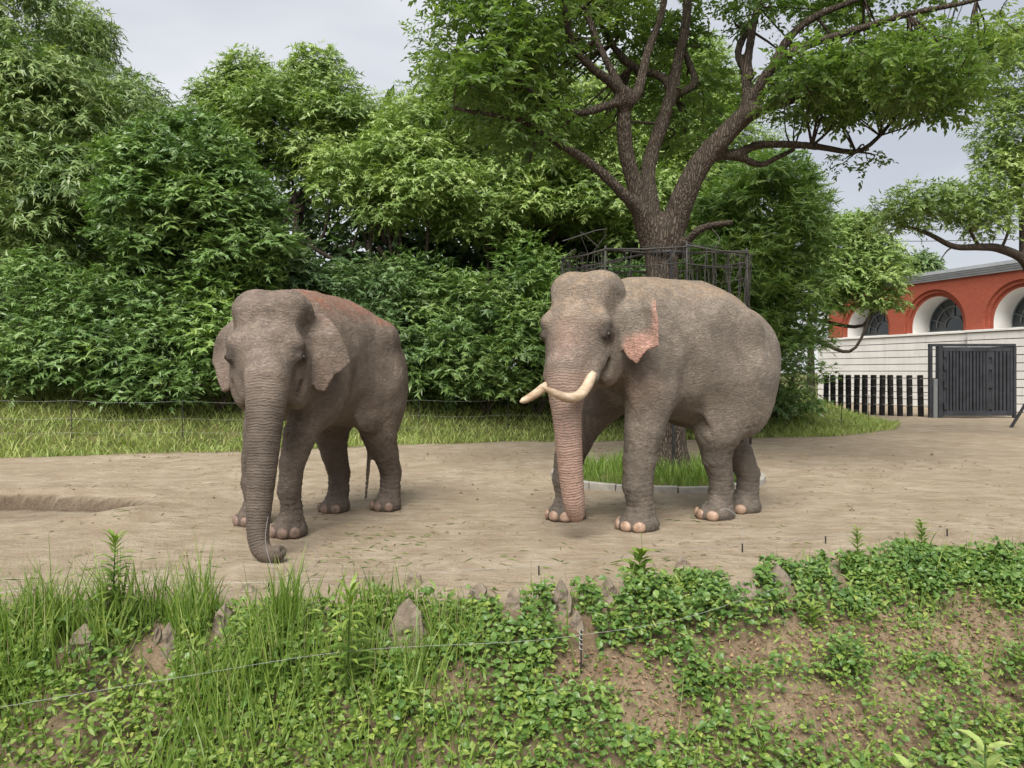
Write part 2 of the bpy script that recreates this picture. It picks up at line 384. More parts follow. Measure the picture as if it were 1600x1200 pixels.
ii, jj = np.meshgrid(np.arange(len(gx) - 1), np.arange(ny - 1), indexing='ij'); k = (ii * ny + jj).ravel()
me = mesh_np('ground', V, [np.stack([k, k + ny, k + ny + 1, k + 1], 1)], True)
s_ = (edge_y(X) - Y).ravel(); sd_ = polysd(X, Y, MOUND).ravel()
soil = sst(-.15, .25, s_ + .15 * vn2(X, Y, 2, 2, 8).ravel()); turf = sst(.35, -.35, sd_ + .3 * vn2(X, Y, 1.3, 2, 9).ravel())
ring = np.hypot(X - TREE_C[0], Y - TREE_C[1]).ravel(); turf = np.maximum(turf, sst(TREE_R, TREE_R - .1, ring))
la = (np.interp(X, PIT[:, 0], PIT[:, 1]) + .10 * vn2(X, Y * 0, 3.0, 3, 6) + .05 * vn2(X, Y * 0, 11.0, 2, 66) - Y).ravel(); pit_shade = sst(-.07, .02, la) * sst(.46, .24, la) * sst(-3.9, -4.8, X.ravel()) + .35 * sst(.1, .5, la) * sst(1.8, .9, la) * sst(-5.0, -5.9, X.ravel()); attr(me, 'pit_shade', np.clip(pit_shade, 0, 1)); turf = np.maximum(turf, sst(42, 48, Y.ravel())); attr(me, 'soil', soil); attr(me, 'turf', turf)  # undercut lip and hollow of the wallow: their shade is painted as a mask
def f_ground(b):
    big = b.noise(.55, 5, .6); mid = b.noise(2.3, 6, .65); fine = b.noise(38, 6, .7); grit = b.voro(85)
    st = b.noise(5, 4, .6, b.coords('Object', (.35, 1.6, 1)))
    sand = b.mixc(b.ramp(big, (.35, 0), (.68, 1)), (.32, .26, .185), (.43, .365, .275))
    sand = b.mixc(b.ramp(mid, (.40, .75), (.60, 0)), sand, (.27, .21, .145))
    sand = b.mixc(b.ramp(st, (.56, 0), (.72, .5)), sand, (.28, .22, .15))
    sand = b.mixc(b.ramp(fine, (.30, .45), (.55, 0)), sand, (.25, .20, .14))
    sand = b.mixc(b.ramp(grit, (.0, .5), (.18, 0)), sand, (.22, .17, .12))
    soil_c = b.mixc(b.ramp(mid, (.35, 0), (.7, 1)), (.18, .132, .084), (.37, .285, .19))
    soil_c = b.mixc(b.ramp(fine, (.35, .6), (.6, 0)), soil_c, (.10, .068, .044))
    turf_c = b.mixc(b.ramp(mid, (.4, 0), (.65, 1)), (.075, .085, .03), (.15, .14, .055))
    sand = b.mixc(b.math('MULTIPLY', b.at('pit_shade'), b.ramp(fine, (.3, 1), (.75, .6))), sand, (.085, .062, .042)); c = b.mixc(b.at('soil'), sand, soil_c); c = b.mixc(b.at('turf'), c, turf_c)  # wallow shade goes into the sand colour as dark brown
    h = b.math('ADD', b.math('ADD', b.math('MULTIPLY', mid, 1.2), b.math('MULTIPLY', fine, .35)), b.math('MULTIPLY', st, .7))
    return b.bsdf(c, .95, b.bump(h, 1.0, .07), spec=.1)
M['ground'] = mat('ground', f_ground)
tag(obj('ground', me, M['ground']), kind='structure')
# ------------------------------------------------------------------ elephant house (brick arches over a white panelled wall)
BA = np.array((19.5, 36., 0)); BR = np.array((.3162, -.9487, 0)); BN = np.array((-.9487, -.3162, 0)); BU = np.array((0, 0, 1.))
BAX = np.array((BR, BN, BU))
def bp(s, o, z): return BA + BR * s + BN * o + BU * z
def f_brick(b):
    pos = b.coords('Object'); dt = b.nd('ShaderNodeVectorMath', operation='DOT_PRODUCT'); b.ln(pos, dt.inputs[0]); dt.inputs[1].default_value = tuple(BR)
    sx = b.nd('ShaderNodeSeparateXYZ'); b.ln(pos, sx.inputs[0]); cx = b.nd('ShaderNodeCombineXYZ'); b.ln(dt.outputs['Value'], cx.inputs[0]); b.ln(sx.outputs[2], cx.inputs[1]); v = cx.outputs[0]
    br = b.nd('ShaderNodeTexBrick'); b.ln(v, br.inputs['Vector']); br.inputs['Scale'].default_value = 4.2
    b.put(br.inputs['Color1'], (.36, .088, .05)); b.put(br.inputs['Color2'], (.29, .066, .038)); b.put(br.inputs['Mortar'], (.30, .15, .11))
    br.inputs['Mortar Size'].default_value = .012; br.inputs['Row Height'].default_value = .28
    n = b.noise(.8, 4); c = b.mixc(b.ramp(n, (.35, .35), (.7, 0)), br.outputs['Color'], (.25, .07, .045))
    return b.bsdf(c, .85, b.bump(br.outputs['Fac'], -.3, .01), spec=.15)
M['brick'] = mat('brick', f_brick)
def f_white(b):
    n = b.noise(1.1, 5, .6, b.coords('Position')); st = b.noise(3, 4, .6, b.coords('Position', (1.2, 1.2, .12)))
    c = b.mixc(b.ramp(n, (.3, 0), (.7, 1)), (.60, .59, .56), (.70, .69, .66))
    c = b.mixc(b.ramp(st, (.5, 0), (.75, .35)), c, (.42, .41, .38))
    return b.bsdf(c, .7, b.bump(b.noise(30, 3), .1, .003), spec=.2)
M['white_panel'] = mat('white_panel', f_white)
M['joint'] = plain('joint', (.10, .10, .10), .8)
M['plaster'] = plain('plaster', (.66, .65, .62), .8, .06, 2)
M['roof_metal'] = plain('roof_metal', (.40, .42, .44), .45, .12, 2, .3)
M['frame'] = plain('frame', (.16, .17, .17), .5)
M['glass'] = mat('glass', lambda b: b.bsdf((.03, .04, .045), .08, spec=.7))
house = empty('elephant_house', BA); tag(house, 'long brick building with round arches above a white panelled base', 'building')
rel = BA
S0, S1, ZL, ZT = -6.6, 12.5, 3.50, 5.88
ARCH = [-4.0, .3, 4.6, 8.9]; RO, SPR = 1.72, 3.78
def arch_z(s, r=RO):
    z = np.full_like(s, ZL)
    for a in ARCH:
        d = np.abs(s - a); z = np.where(d < r, SPR + np.sqrt(np.maximum(r * r - d * d, 0)), z)
    return z
ss = np.unique(np.concatenate([np.linspace(S0, S1, 60)] + [a + RO * np.cos(np.linspace(0, math.pi, 41)) * .99999 for a in ARCH] + [np.array((a - RO - 1e-3, a + RO + 1e-3)) for a in ARCH]))
zb = arch_z(ss); mb = MB(); n = len(ss)
lo = np.array([bp(s, 0, z) for s, z in zip(ss, zb)]); hi = np.array([bp(s, 0, ZT) for s in ss])
mb.add(np.vstack([lo, hi]) - rel, [(i, i + 1, n + i + 1, n + i) for i in range(n - 1)])
mb.box(bp(S0 - .002, -4, (ZL + ZT) / 2) - rel, (.02, 8, ZT - ZL), BAX)
mb.build('brick_facade', M['brick'], house)
ti = np.linspace(0, math.pi, 33)
for a in ARCH:
    for (r0, r1, o0, o1, nm, mt) in ((RO, RO - .16, 0, -.10, 'arch_ring', 'brick'), (RO - .16, RO - .32, -.10, -.22, 'arch_ring', 'brick'), (RO - .32, RO - .36, -.22, -1.35, 'arch_reveal', 'plaster')):
        mb = MB(); prof = [(r0, o0), (r0, o1), (r1, o1)] if nm == 'arch_ring' else [(r0, o0), (r0, o1)]
        pts = []
        for (r, o) in prof:
            path = [(a - r, ZL + .02)] + [(a - r * math.cos(t), SPR + r * math.sin(t)) for t in ti] + [(a + r, ZL + .02)]
            pts += [bp(s, o, z) - rel for s, z in path]
        k = len(ti) + 2
        mb.add(pts, [(p * k + i, p * k + i + 1, (p + 1) * k + i + 1, (p + 1) * k + i) for p in range(len(prof) - 1) for i in range(k - 1)])
        mb.build(nm, M[mt], house)
    r = RO - .32; w = MB()                               # fan window
    path = [bp(a - r, -1.3, ZL + .02)] + [bp(a - r * math.cos(t), -1.3, SPR + r * math.sin(t)) for t in ti] + [bp(a + r, -1.3, ZL + .02)]
    cen = bp(a, -1.3, SPR); k = len(path)
    w.add([cen - rel] + [p - rel for p in path], T=[(0, i + 1, i + 2) for i in range(k - 1)] + [(0, k, 1)])
    wo_ = w.build('window', M['glass'], house)
    fr = MB()
    for ang in (18, 54, 90, 126, 162):
        t = R(ang); fr.tube([bp(a - .5 * math.cos(t), -1.26, SPR + .5 * math.sin(t)) - rel, bp(a - r * math.cos(t), -1.26, SPR + r * math.sin(t)) - rel], .03, 4)
    for rr_ in (.5, .98, r - .03): fr.tube([bp(a - rr_ * math.cos(t), -1.26, SPR + rr_ * math.sin(t)) - rel for t in ti], .035, 4)
    fr.box(bp(a, -1.26, ZL + .1) - rel, (2 * r, .06, .08), BAX)
    fr.build('window_frame', M['frame'], wo_)
    mb = MB(); mb.box(bp(a, -.65, ZL - .02) - rel, (2 * RO - .5, 1.4, .06), BAX); mb.build('window_sill', M['plaster'], house)
for i, (z0, z1, o) in enumerate(((5.88, 5.96, .10), (5.97, 6.05, .16), (6.06, 6.14, .22), (6.15, 6.30, .28))):
    mb = MB(); mb.box(bp((S0 + S1) / 2 - .1, -4 + o / 2, (z0 + z1) / 2) - rel, (S1 - S0 + .2 + o, 8 + o, z1 - z0), BAX)
    mb.build('cornice_band', M['roof_metal'], house)
mb = MB(); mb.box(bp((S0 + S1) / 2, -4.3, 4.6) - rel, (S1 - S0 - .2, 5.6, 2.5), BAX); mb.build('rear_block', M['joint'], house)
# white lower wall: a dark backing and separate panels
mb = MB(); mb.box(bp((-7.4 + S1) / 2, -.25, 1.7) - rel, (S1 + 7.4, .5, 3.36), BAX); mb.box(bp((2.4 + S1) / 2 + .02, .05, 1.7) - rel, (S1 - 2.44, .5, 3.34), BAX)
mb.build('wall_backing', M['joint'], house)
pm = {}
for (a0, a1, off) in ((-7.4, 2.38, 0.), (2.4, S1, .3)):
    nn = int(round((a1 - a0) / 2.45)); wd = (a1 - a0) / nn; hh = 3.36 / 10
    mb = MB(); mb.box((0, 0, 0), (wd - .012, .05, hh - .035), BAX, .006)
    me_p = mesh_np('wall_panel', np.concatenate(mb.V), [np.concatenate(mb.Q)])
    me_p.materials.append(M['white_panel'])
    for r_ in range(10):
        for c_ in range(nn):
            o = obj('wall_panel', me_p, None, house); o.location = bp(a0 + (c_ + .5) * wd, off + .025 + random.uniform(-.002, .002), .02 + (r_ + .5) * hh) - rel
for (a0, a1, off) in ((-7.45, 2.3, .06), (2.3, S1, .36)):
    mb = MB(); mb.box(bp((a0 + a1) / 2, off - .25, ZL - .06) - rel, (a1 - a0, .62, .10), BAX, .01); mb.build('ledge', M['plaster'], house)

# gate in front of the house
GD = 28.0; gX = lambda px: (px - 800) / FPX * GD
gate = empty('steel_gate', (gX(1520), GD, 0)); tag(gate, 'black steel double gate of upright slats before the white wall', 'gate')
def gbox(name, px0, px1, z0, z1, y0=0., th=.12, m='black_steel', parent=None, bev=.008):
    mb = MB(); mb.box(((gX(px0) + gX(px1)) / 2 - gX(1520), y0, (z0 + z1) / 2), (gX(px1) - gX(px0), th, z1 - z0), None, bev); return mb.build(name, M[m], parent or gate)
gbox('post', 1451, 1456, 0, 2.66); gbox('lintel', 1451, 1586.5, 2.60, 2.70, .01, .10); gbox('post', 1464, 1471, 0, 2.598, 0, .22); gbox('post', 1583, 1587.5, 0, 2.598, .02)
gbox('latch_post', 1456.5, 1463, 0, 1.42, 0, .2, 'frame')
for (a0, a1, yy) in ((1472, 1543, -.02), (1545, 1582.5, .05)):
    leaf = gbox('gate_leaf', a0, a1, .10, 2.58, yy + .045, .03)
    for z0, z1 in ((.08, .26), (2.42, 2.58)): gbox('rail', a0, a1, z0, z1, yy - .02, .09, parent=leaf)
    gbox('stile', a0, a0 + 4, .262, 2.418, yy - .02, .09, parent=leaf); gbox('stile', a1 - 4, a1, .262, 2.418, yy - .02, .09, parent=leaf)
    nsl = int((a1 - a0 - 8) / 5.2); st = (a1 - a0 - 8) / nsl
    for q in range(nsl): gbox('slat', a0 + 4 + st * (q + .14), a0 + 4 + st * (q + .86), .262, 2.418, yy - .03 + random.uniform(-.01, .01), .06, parent=leaf)
    for z in (.32, 1.1, 1.75, 2.2):
        gbox('hinge', a0 - .5 if a0 < 1500 else a0 - 3, a0 + 3.5, z, z + .22, yy - .10, .06, 'black_steel', leaf, .004)

# black bollards and the cables strung between them
ptop = [1290, 1302, 1313.5, 1326, 1338, 1351, 1364.5, 1378, 1392, 1406.5, 1421.5, 1439]
mb = MB(); mb.box((0, 0, .79), (.165, .165, 1.58), None, .015); mb.box((0, 0, 1.585), (.14, .14, .02), None, .003)
me_b = mesh_np('bollard', np.concatenate(mb.V), [np.concatenate(mb.Q)])
def f_boll(b):
    n = b.noise(4, 5); c = b.mixc(b.ramp(n, (.4, 0), (.7, 1)), (.013, .012, .012), (.035, .032, .03)); return b.bsdf(c, .75, b.bump(n, .3, .01), spec=.2)
me_b.materials.append(mat('creosote_wood', f_boll))
bpos = []
for i, px in enumerate(ptop):
    d = 28.6 + (1439 - px) * .012; x = (px - 800) / FPX * d
    o = obj('bollard', me_b); o.location = (x, d, float(height(x, d)) - .05); o.rotation_euler = (random.uniform(-.015, .015), random.uniform(-.02, .02), random.uniform(-.1, .1))
    bpos.append((x, d)); nth = ['next to', 'second from', 'third from', 'fourth from', 'fifth from', 'sixth from', 'seventh from', 'eighth from', 'ninth from', 'tenth from', 'eleventh from', 'twelfth from'][len(ptop) - 1 - i]; tag(o, 'square black wooden post ' + nth + ' the steel gate', 'post', 'black posts beside the gate')
for z in (.45, .8, 1.12, 1.42):
    mb = MB(); pts = []
    for (x, d), (x2, d2) in zip(bpos[:-1], bpos[1:]):
        for t in (0, .25, .5, .75): pts.append((x + (x2 - x) * t, d + (d2 - d) * t - .098, z - .05 * 4 * t * (1 - t) * (1 if z < 1 else .3)))
    pts.append((bpos[-1][0], bpos[-1][1] - .098, z)); pts.append((gX(1452), GD - .08, z))
    tag(mb_o := (mb.tube(pts, .007, 5), mb.build('steel_cable', M['wire']))[1], {.45: 'lowest', .8: 'second lowest', 1.12: 'second highest', 1.42: 'topmost'}[z] + ' grey cable strung along the black posts', 'cable', 'cables along the black posts')
# slanting prop by the path and wires in the sky
p0 = G(1578, 668); mb = MB(); mb.tube([(0, 0, -.05), (1.1, .2, 1.5)], .045, 8)
o = mb.build('support_pole', M['post']); o.location = p0; tag(o, 'slanting black pole leaning beside the path to the gate', 'pole')
for i, (z0, yy) in enumerate(((22.0, 120), (24.0, 121), (26.5, 122))):
    mb = MB(); xs = np.linspace(-60, 160, 24); mb.tube([(x, yy + 0 * x, z0 + .0009 * (x - 60) ** 2) for x in xs], .05, 4)
    tag(mb.build('power_line', M['post']), ('lowest', 'middle', 'highest')[i] + ' thin power line crossing the sky above the brick house', 'power line', 'power lines far behind')

# ------------------------------------------------------------------ signed-distance modelling (smooth unions turned into one skin)
class SDF:
    def __init__(s): s.p = []
    def cap(s, a, b, ra, rb, k=.08, sq=None, op='u'):
        a = np.asarray(a, float); b = np.asarray(b, float); m = max(ra, rb) * (max(1, 1 / sq[1]) if sq else 1) + k + .06
        s.p.append(('c', a, b, ra, rb, k, sq, op, np.minimum(a, b) - m, np.maximum(a, b) + m))
    def chain(s, pts, k=.08, sq=None):
        P = np.array(pts, float); m = P[:, 3].max() + k + .06; s.p.append(('k', P, 0, 0, 0, k, sq, 'u', P[:, :3].min(0) - m, P[:, :3].max(0) + m))
    def ell(s, c, r, Rm=None, k=.08, op='u'):
        c = np.asarray(c, float); r = np.asarray(r, float); m = r.max() + k + .06
        s.p.append(('e', c, r, np.eye(3) if Rm is None else np.asarray(Rm), 0, k, None, op, c - m, c + m))
    def fn(s, f, lo, hi, k=.05, op='u'): s.p.append(('f', f, 0, 0, 0, k, None, op, np.asarray(lo), np.asarray(hi)))
    def dist(s, p, P):
        if p[0] == 'c':
            a, b, ra, rb, sq = p[1], p[2], p[3], p[4], p[6]; w = P - a; ba = b - a
            if sq is not None:
                ax, f = sq; w = w + (w @ ax)[..., None] * ax * (1 / f - 1); ba = ba + (ba @ ax) * ax * (1 / f - 1)
            h = np.clip((w @ ba) / (ba @ ba), 0, 1); hs = h * h * (3 - 2 * h)
            return np.linalg.norm(w - h[..., None] * ba, axis=-1) - (ra + (rb - ra) * (.8 * h + .2 * hs))
        if p[0] == 'k':
            D = None
            for a, b in zip(p[1][:-1], p[1][1:]):
                d = s.dist(('c', a[:3], b[:3], a[3], b[3], 0, p[6]), P); h = 0 if D is None else np.maximum(.02 - np.abs(D - d), 0) / .02
                D = d if D is None else np.minimum(D, d) - h * h * .005
            return D
        if p[0] == 'e':
            q = (P - p[1]) @ p[3].T; k0 = np.linalg.norm(q / p[2], axis=-1); k1 = np.linalg.norm(q / p[2] ** 2, axis=-1)
            return k0 * (k0 - 1) / np.maximum(k1, 1e-6)
        return p[1](P)
    def comb(s, D, d, p):
        k = p[5]
        if p[7] == 'u': h = np.maximum(k - np.abs(D - d), 0) / k; return np.minimum(D, d) - h * h * k * .25
        d = -d; h = np.maximum(k - np.abs(D - d), 0) / k; return np.maximum(D, d) + h * h * k * .25
    def at(s, P):
        D = np.full(len(P), 1e3)
        for p in s.p:
            m = np.all((P > p[8]) & (P < p[9]), axis=1)
            if m.any(): D[m] = s.comb(D[m], s.dist(p, P[m]), p)
        return D
    def mesh(s, h, floor=None):
        lo = np.min([p[8] for p in s.p if p[7] == 'u'], 0) - h; hi = np.max([p[9] for p in s.p if p[7] == 'u'], 0) + h
        B_ = 5; nb = [int(math.ceil((hi[i] - lo[i]) / (h * B_))) + 1 for i in range(3)]
        cc_ = np.stack(np.meshgrid(*[lo[i] + h * B_ * (np.arange(nb[i]) + .5) - h * .5 for i in range(3)], indexing='ij'), -1)
        Dc = s.at(cc_.reshape(-1, 3)).reshape(nb)
        D = Dc.repeat(B_, 0).repeat(B_, 1).repeat(B_, 2)
        act = np.argwhere(np.abs(Dc) < h * B_ * 1.25 + .03); off = np.stack(np.meshgrid(*[np.arange(B_)] * 3, indexing='ij'), -1).reshape(-1, 3)
        idx = (act[:, None] * B_ + off[None]).reshape(-1, 3); D[tuple(idx.T)] = s.at(lo + idx * h)
        ax = [lo[i] + h * np.arange(D.shape[i]) for i in range(3)]
        if floor is not None: D = np.maximum(D, (floor - ax[2])[None, None, :])
        return surface_nets(D, lo, h)
def surface_nets(D, lo, h):
    S = D < 0
    cs = [S[a:S.shape[0] - 1 + a, b:S.shape[1] - 1 + b, c:S.shape[2] - 1 + c] for a in (0, 1) for b in (0, 1) for c in (0, 1)]
    tot = sum(c.astype(np.int8) for c in cs); act = (tot > 0) & (tot < 8)
    I = np.argwhere(act); idx = -np.ones(act.shape, np.int64); idx[tuple(I.T)] = np.arange(len(I))
    acc = np.zeros((len(I), 3)); cnt = np.zeros(len(I))
    cor = [(a, b, c) for a in (0, 1) for b in (0, 1) for c in (0, 1)]
    val = {o: D[I[:, 0] + o[0], I[:, 1] + o[1], I[:, 2] + o[2]] for o in cor}
    for o in cor:
        for ax in range(3):
            if o[ax]: continue
            q = list(o); q[ax] = 1; a, b = val[o], val[tuple(q)]; m = (a < 0) != (b < 0)
            t = np.where(m, a / np.where(m, a - b, 1), 0); p = np.tile(np.array(o, float), (len(I), 1)); p[:, ax] += t
            acc[m] += p[m]; cnt[m] += 1
    V = lo + h * (I + acc / cnt[:, None]); Q = []
    for ax in range(3):
        a = [slice(None)] * 3; b = [slice(None)] * 3; a[ax] = slice(0, -1); b[ax] = slice(1, None)
        ch = S[tuple(a)] != S[tuple(b)]; E = np.argwhere(ch); u, v = (ax + 1) % 3, (ax + 2) % 3
        E = E[(E[:, u] > 0) & (E[:, v] > 0)]
        E = E[(E[:, u] < D.shape[u] - 1) & (E[:, v] < D.shape[v] - 1)]
        def g(du, dv):
            e = E.copy(); e[:, u] += du; e[:, v] += dv; return idx[e[:, 0], e[:, 1], e[:, 2]]
        q = np.stack([g(-1, -1), g(0, -1), g(0, 0), g(-1, 0)], 1); fl = S[tuple(E.T)]
        q[~fl] = q[~fl][:, ::-1]; Q.append(q[(q >= 0).all(1)])
    return V, np.concatenate(Q)
def grad(s, V, e=.004):
    g = np.zeros_like(V)
    for k in ((1, -1, -1), (-1, -1, 1), (-1, 1, -1), (1, 1, 1)): g += np.array(k) * s.at(V + np.array(k) * e)[:, None]
    return nrm(g)
def project(s, V, floor=None, it=2, lim=.01):
    for _ in range(it):
        d = s.at(V); g = grad(s, V); st = np.clip(d, -lim, lim)[:, None] * g; st[np.abs(d) > .2] = 0
        if floor is not None: st[V[:, 2] < floor + .012] = 0
        V = V - st
    return V

# ------------------------------------------------------------------ the big spreading tree in its kerbed ring
def pl(pts, d0, d1):                              # (px, py, radius px) with depth running d0..d1
    n = len(pts); return [(*W(p[0], p[1], d0 + (d1 - d0) * i / (n - 1)), p[2] * .78 * (d0 + (d1 - d0) * i / (n - 1)) / FPX) for i, p in enumerate(pts)]
D0 = 12.3
limbs = [
 pl([(1043, 742, 44), (1043, 690, 37), (1040, 560, 34), (1037, 470, 32), (1033, 400, 32), (1032, 365, 34)], D0, D0),
 pl([(1016, 375, 22), (1000, 335, 16), (981, 310, 11), (931, 262, 9.5), (875, 225, 8), (840, 203, 6), (806, 187, 5), (709, 169, 3.2)], D0, 10.9),
 pl([(1024, 372, 26), (1006, 335, 21), (994, 294, 17), (981, 250, 15), (975, 206, 14), (975, 162, 14), (977, 146, 14)], D0, 11.9),
 pl([(975, 152, 11), (950, 125, 9), (925, 106, 8), (894, 69, 7), (881, 0, 6), (870, -70, 4)], 11.9, 11.0),
 pl([(985, 158, 11), (998, 140, 10), (1012, 81, 8), (1031, 31, 7), (1040, -20, 6), (1040, -90, 4)], 11.9, 12.4),
 pl([(966, 130, 8), (950, 100, 7), (932, 60, 6.5), (915, 10, 6), (905, -60, 4)], 11.8, 12.6),
 pl([(972, 158, 10), (945, 166, 8), (905, 176, 7), (860, 160, 6), (815, 130, 4.5), (780, 90, 3)], 11.9, 11.2),
 pl([(1018, 330, 18), (1012, 281, 15), (1017, 244, 14), (1034, 194, 13), (1050, 144, 12), (1059, 94, 10), (1072, 37, 9), (1075, -40, 7)], D0, 13.2),
 pl([(1050, 140, 9), (1031, 119, 8), (987, 103, 7.5), (956, 69, 6), (931, 19, 5), (920, -40, 4)], 12.9, 13.6),
 pl([(1056, 148, 9), (1084, 131, 7), (1078, 100, 5.5), (1066, 70, 4)], 12.9, 13.6),
 pl([(1046, 372, 27), (1058, 335, 25), (1069, 306, 24), (1094, 256, 22), (1125, 219, 20), (1162, 181, 18), (1176, 160, 15)], D0, 11.9),
 pl([(1170, 168, 12), (1166, 119, 9), (1175, 50, 8), (1187, 0, 7), (1200, -70, 5)], 11.9, 12.3),
 pl([(1176, 160, 14), (1203, 112, 11), (1250, 75, 9), (1337, 47, 7.5), (1419, 22, 6), (1525, 0, 4), (1600, -30, 2.5)], 11.9, 10.3),
 pl([(1172, 118, 8), (1153, 85, 7), (1168, 45, 6), (1187, 12, 5), (1195, -50, 4)], 12, 12.8),
 pl([(1203, 114, 10), (1231, 62, 8), (1275, 25, 7), (1350, -5, 5), (1420, -40, 3)], 11.8, 11.4),
 pl([(1165, 182, 13), (1190, 173, 10), (1231, 159, 7), (1275, 144, 5), (1320, 110, 3)], 11.9, 11.2),
 pl([(1112, 240, 12), (1150, 241, 9), (1187, 226, 8), (1269, 228, 6.5), (1337, 237, 5), (1375, 212, 4), (1406, 175, 3), (1450, 150, 2)], 12.1, 12.9),
 pl([(1150, 243, 7), (1187, 257, 6), (1215, 246, 5), (1240, 234, 4)], 12.2, 12.6),
 pl([(1060, 392, 12), (1076, 375, 8), (1100, 355, 7), (1144, 347, 5)], D0, 11.6),
]
TB = np.array((limbs[0][0][0], limbs[0][0][1], 0.))
sd = SDF(); fine = MB()
for lb in limbs:
    lb = np.array(lb); S = spline(lb, 3 * len(lb)); S[:, 3] = np.maximum(S[:, 3], .018)
    cut = int((S[:, 3] > .05).sum())
    if cut >= 2: sd.chain([tuple(q) for q in S[:cut + 1]], k=.09)
    if cut < len(S): fine.tube(S[max(0, cut - 1):, :3] - TB, S[max(0, cut - 1):, 3], 7)
for a in range(6):                                  # root flare
    t = a * 1.05 + .3; b0 = np.array(limbs[0][0][:3]); sd.cap(b0 + (.15 * math.cos(t), .15 * math.sin(t), .25), b0 + (.5 * math.cos(t), .5 * math.sin(t), -.12), .18, .07, .12)
BV, BQ = sd.mesh(.040); BV = project(sd, BV, it=1, lim=.02)
BV = BV + grad(sd, BV) * (.012 * vnoise(BV * np.array((1, 1, .35)), 9, 2, 3))[:, None]
# crown: leaf clumps gathered in the parts of the picture the crown fills, over a real depth
def poly_clumps(poly, n, d0, d1, r0, r1):
    P = np.array(poly, float); out = []; rr = []
    while len(out) < n:
        p = rng.uniform(P.min(0), P.max(0), (400, 2)); p = p[polysd(p[:, 0], p[:, 1], P) < 0]
        for q in p[:n - len(out)]:
            d = rng.uniform(d0, d1); out.append(W(q[0], q[1], d)); rr.append(rng.uniform(r0, r1))
    return np.array(out), np.array(rr)
cl = [poly_clumps([(675, -250), (680, 60), (675, 145), (710, 180), (760, 210), (800, 260), (850, 230), (880, 150), (860, 60), (900, -250)], 120, 10.4, 14.2, .32, .55),
      poly_clumps([(850, -250), (860, 60), (920, 90), (1000, 30), (1100, 20), (1180, 30), (1260, 60), (1400, 40), (1560, -20), (1600, -250)], 95, 11.0, 15.0, .35, .6),
      poly_clumps([(980, 40), (1080, 20), (1120, 140), (1090, 220), (1040, 250), (1000, 200)], 22, 13.2, 15.0, .35, .55),
      poly_clumps([(880, 180), (960, 200), (970, 250), (900, 240)], 7, 12.8, 14.5, .3, .45),
      poly_clumps([(1190, 150), (1250, 90), (1330, 110), (1380, 70), (1460, 100), (1500, 130), (1480, 165), (1420, 160), (1330, 175), (1240, 185)], 60, 10.8, 13.4, .28, .45),
      poly_clumps([(1300, 90), (1420, 60), (1540, 40), (1600, 20), (1600, 110), (1500, 130), (1400, 110)], 26, 10.2, 12.5, .28, .42),
      poly_clumps([(1310, 248), (1350, 240), (1362, 258), (1330, 268)], 4, 12.4, 12.9, .17, .22),
      poly_clumps([(1440, 160), (1515, 150), (1505, 185), (1470, 192)], 7, 11.8, 12.8, .2, .3),
      poly_clumps([(1230, 160), (1300, 150), (1340, 180), (1260, 190)], 8, 12.0, 13.0, .25, .38)]
cc = np.concatenate([c[0] for c in cl]); rr = np.concatenate([c[1] for c in cl])
for c in cc:                                          # twigs reaching into the clumps
    i = np.argmin([np.linalg.norm(np.array(lb)[:, :3] - c, axis=1).min() for lb in limbs]); lb = np.array(limbs[i])
    j = int(np.argmin(np.linalg.norm(lb[:, :3] - c, axis=1))); p = lb[j, :3]
    if i == 0: continue
    mid = (p + c) / 2 + rng.normal(0, .12, 3); S = spline([p, mid, c], 7); fine.tube(S - TB, np.linspace(min(lb[j, 3] * .5, .028), .007, 7), 5, False)
bigtree = empty('spreading_tree', TB); tag(bigtree, 'large spreading tree with forked bare limbs rising behind the tusked elephant', 'tree')
me = mesh_np('trunk', np.vstack([BV - TB] + fine.V), [BQ, np.concatenate(fine.Q) + len(BV)] + ([np.concatenate(fine.T) + len(BV)] if fine.T else []), True)
obj('trunk', me, M['bark'], bigtree)
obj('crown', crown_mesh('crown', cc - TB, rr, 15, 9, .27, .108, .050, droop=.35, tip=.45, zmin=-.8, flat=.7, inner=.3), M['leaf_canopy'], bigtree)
# kerb ring, grass in it and the tree guard
mb = MB(); a = np.linspace(0, 2 * math.pi, 49)
seg = []
for i in range(48):
    if i % 2 == 0:
        mb = MB(); t = (a[i] + a[i + 2]) / 2; cpt = np.array((TREE_C[0] + TREE_R * math.cos(t), TREE_C[1] + TREE_R * math.sin(t), 0))
        axk = np.array(((-math.sin(t), math.cos(t), 0), (math.cos(t), math.sin(t), 0), (0, 0, 1)))
        seg.append((cpt, axk))
M['kerb'] = plain('kerb', (.34, .32, .28), .9, .2, 9)
kr = empty('tree_kerb', (*TREE_C, 0)); tag(kr, 'low round stone kerb around the tree behind the tusked elephant', 'kerb')
for cpt, axk in seg:
    mb = MB(); mb.box(cpt - np.array((*TREE_C, 0)) + (0, 0, .03 + random.uniform(-.008, .008)), (2 * math.pi * TREE_R / 24 - .012, .09, .14), axk, .012); mb.build('kerb_stone', M['kerb'], kr)
guard = empty('tree_guard', (*TREE_C, 0)); tag(guard, 'rusty pipe guard hung with wires around the trunk of the spreading tree', 'tree guard')
GR, GZ = 1.52, 3.47; gp = []
for i in range(8):
    t = R(-84 + 45 * i); x, y = GR * math.cos(t), GR * math.sin(t); gp.append((x, y)); mb = MB(); mb.tube([(x, y, GZ - .85), (x * .99, y * .99, GZ + .05)], .015, 8); mb.build('post', M['rust_steel'], guard, True)
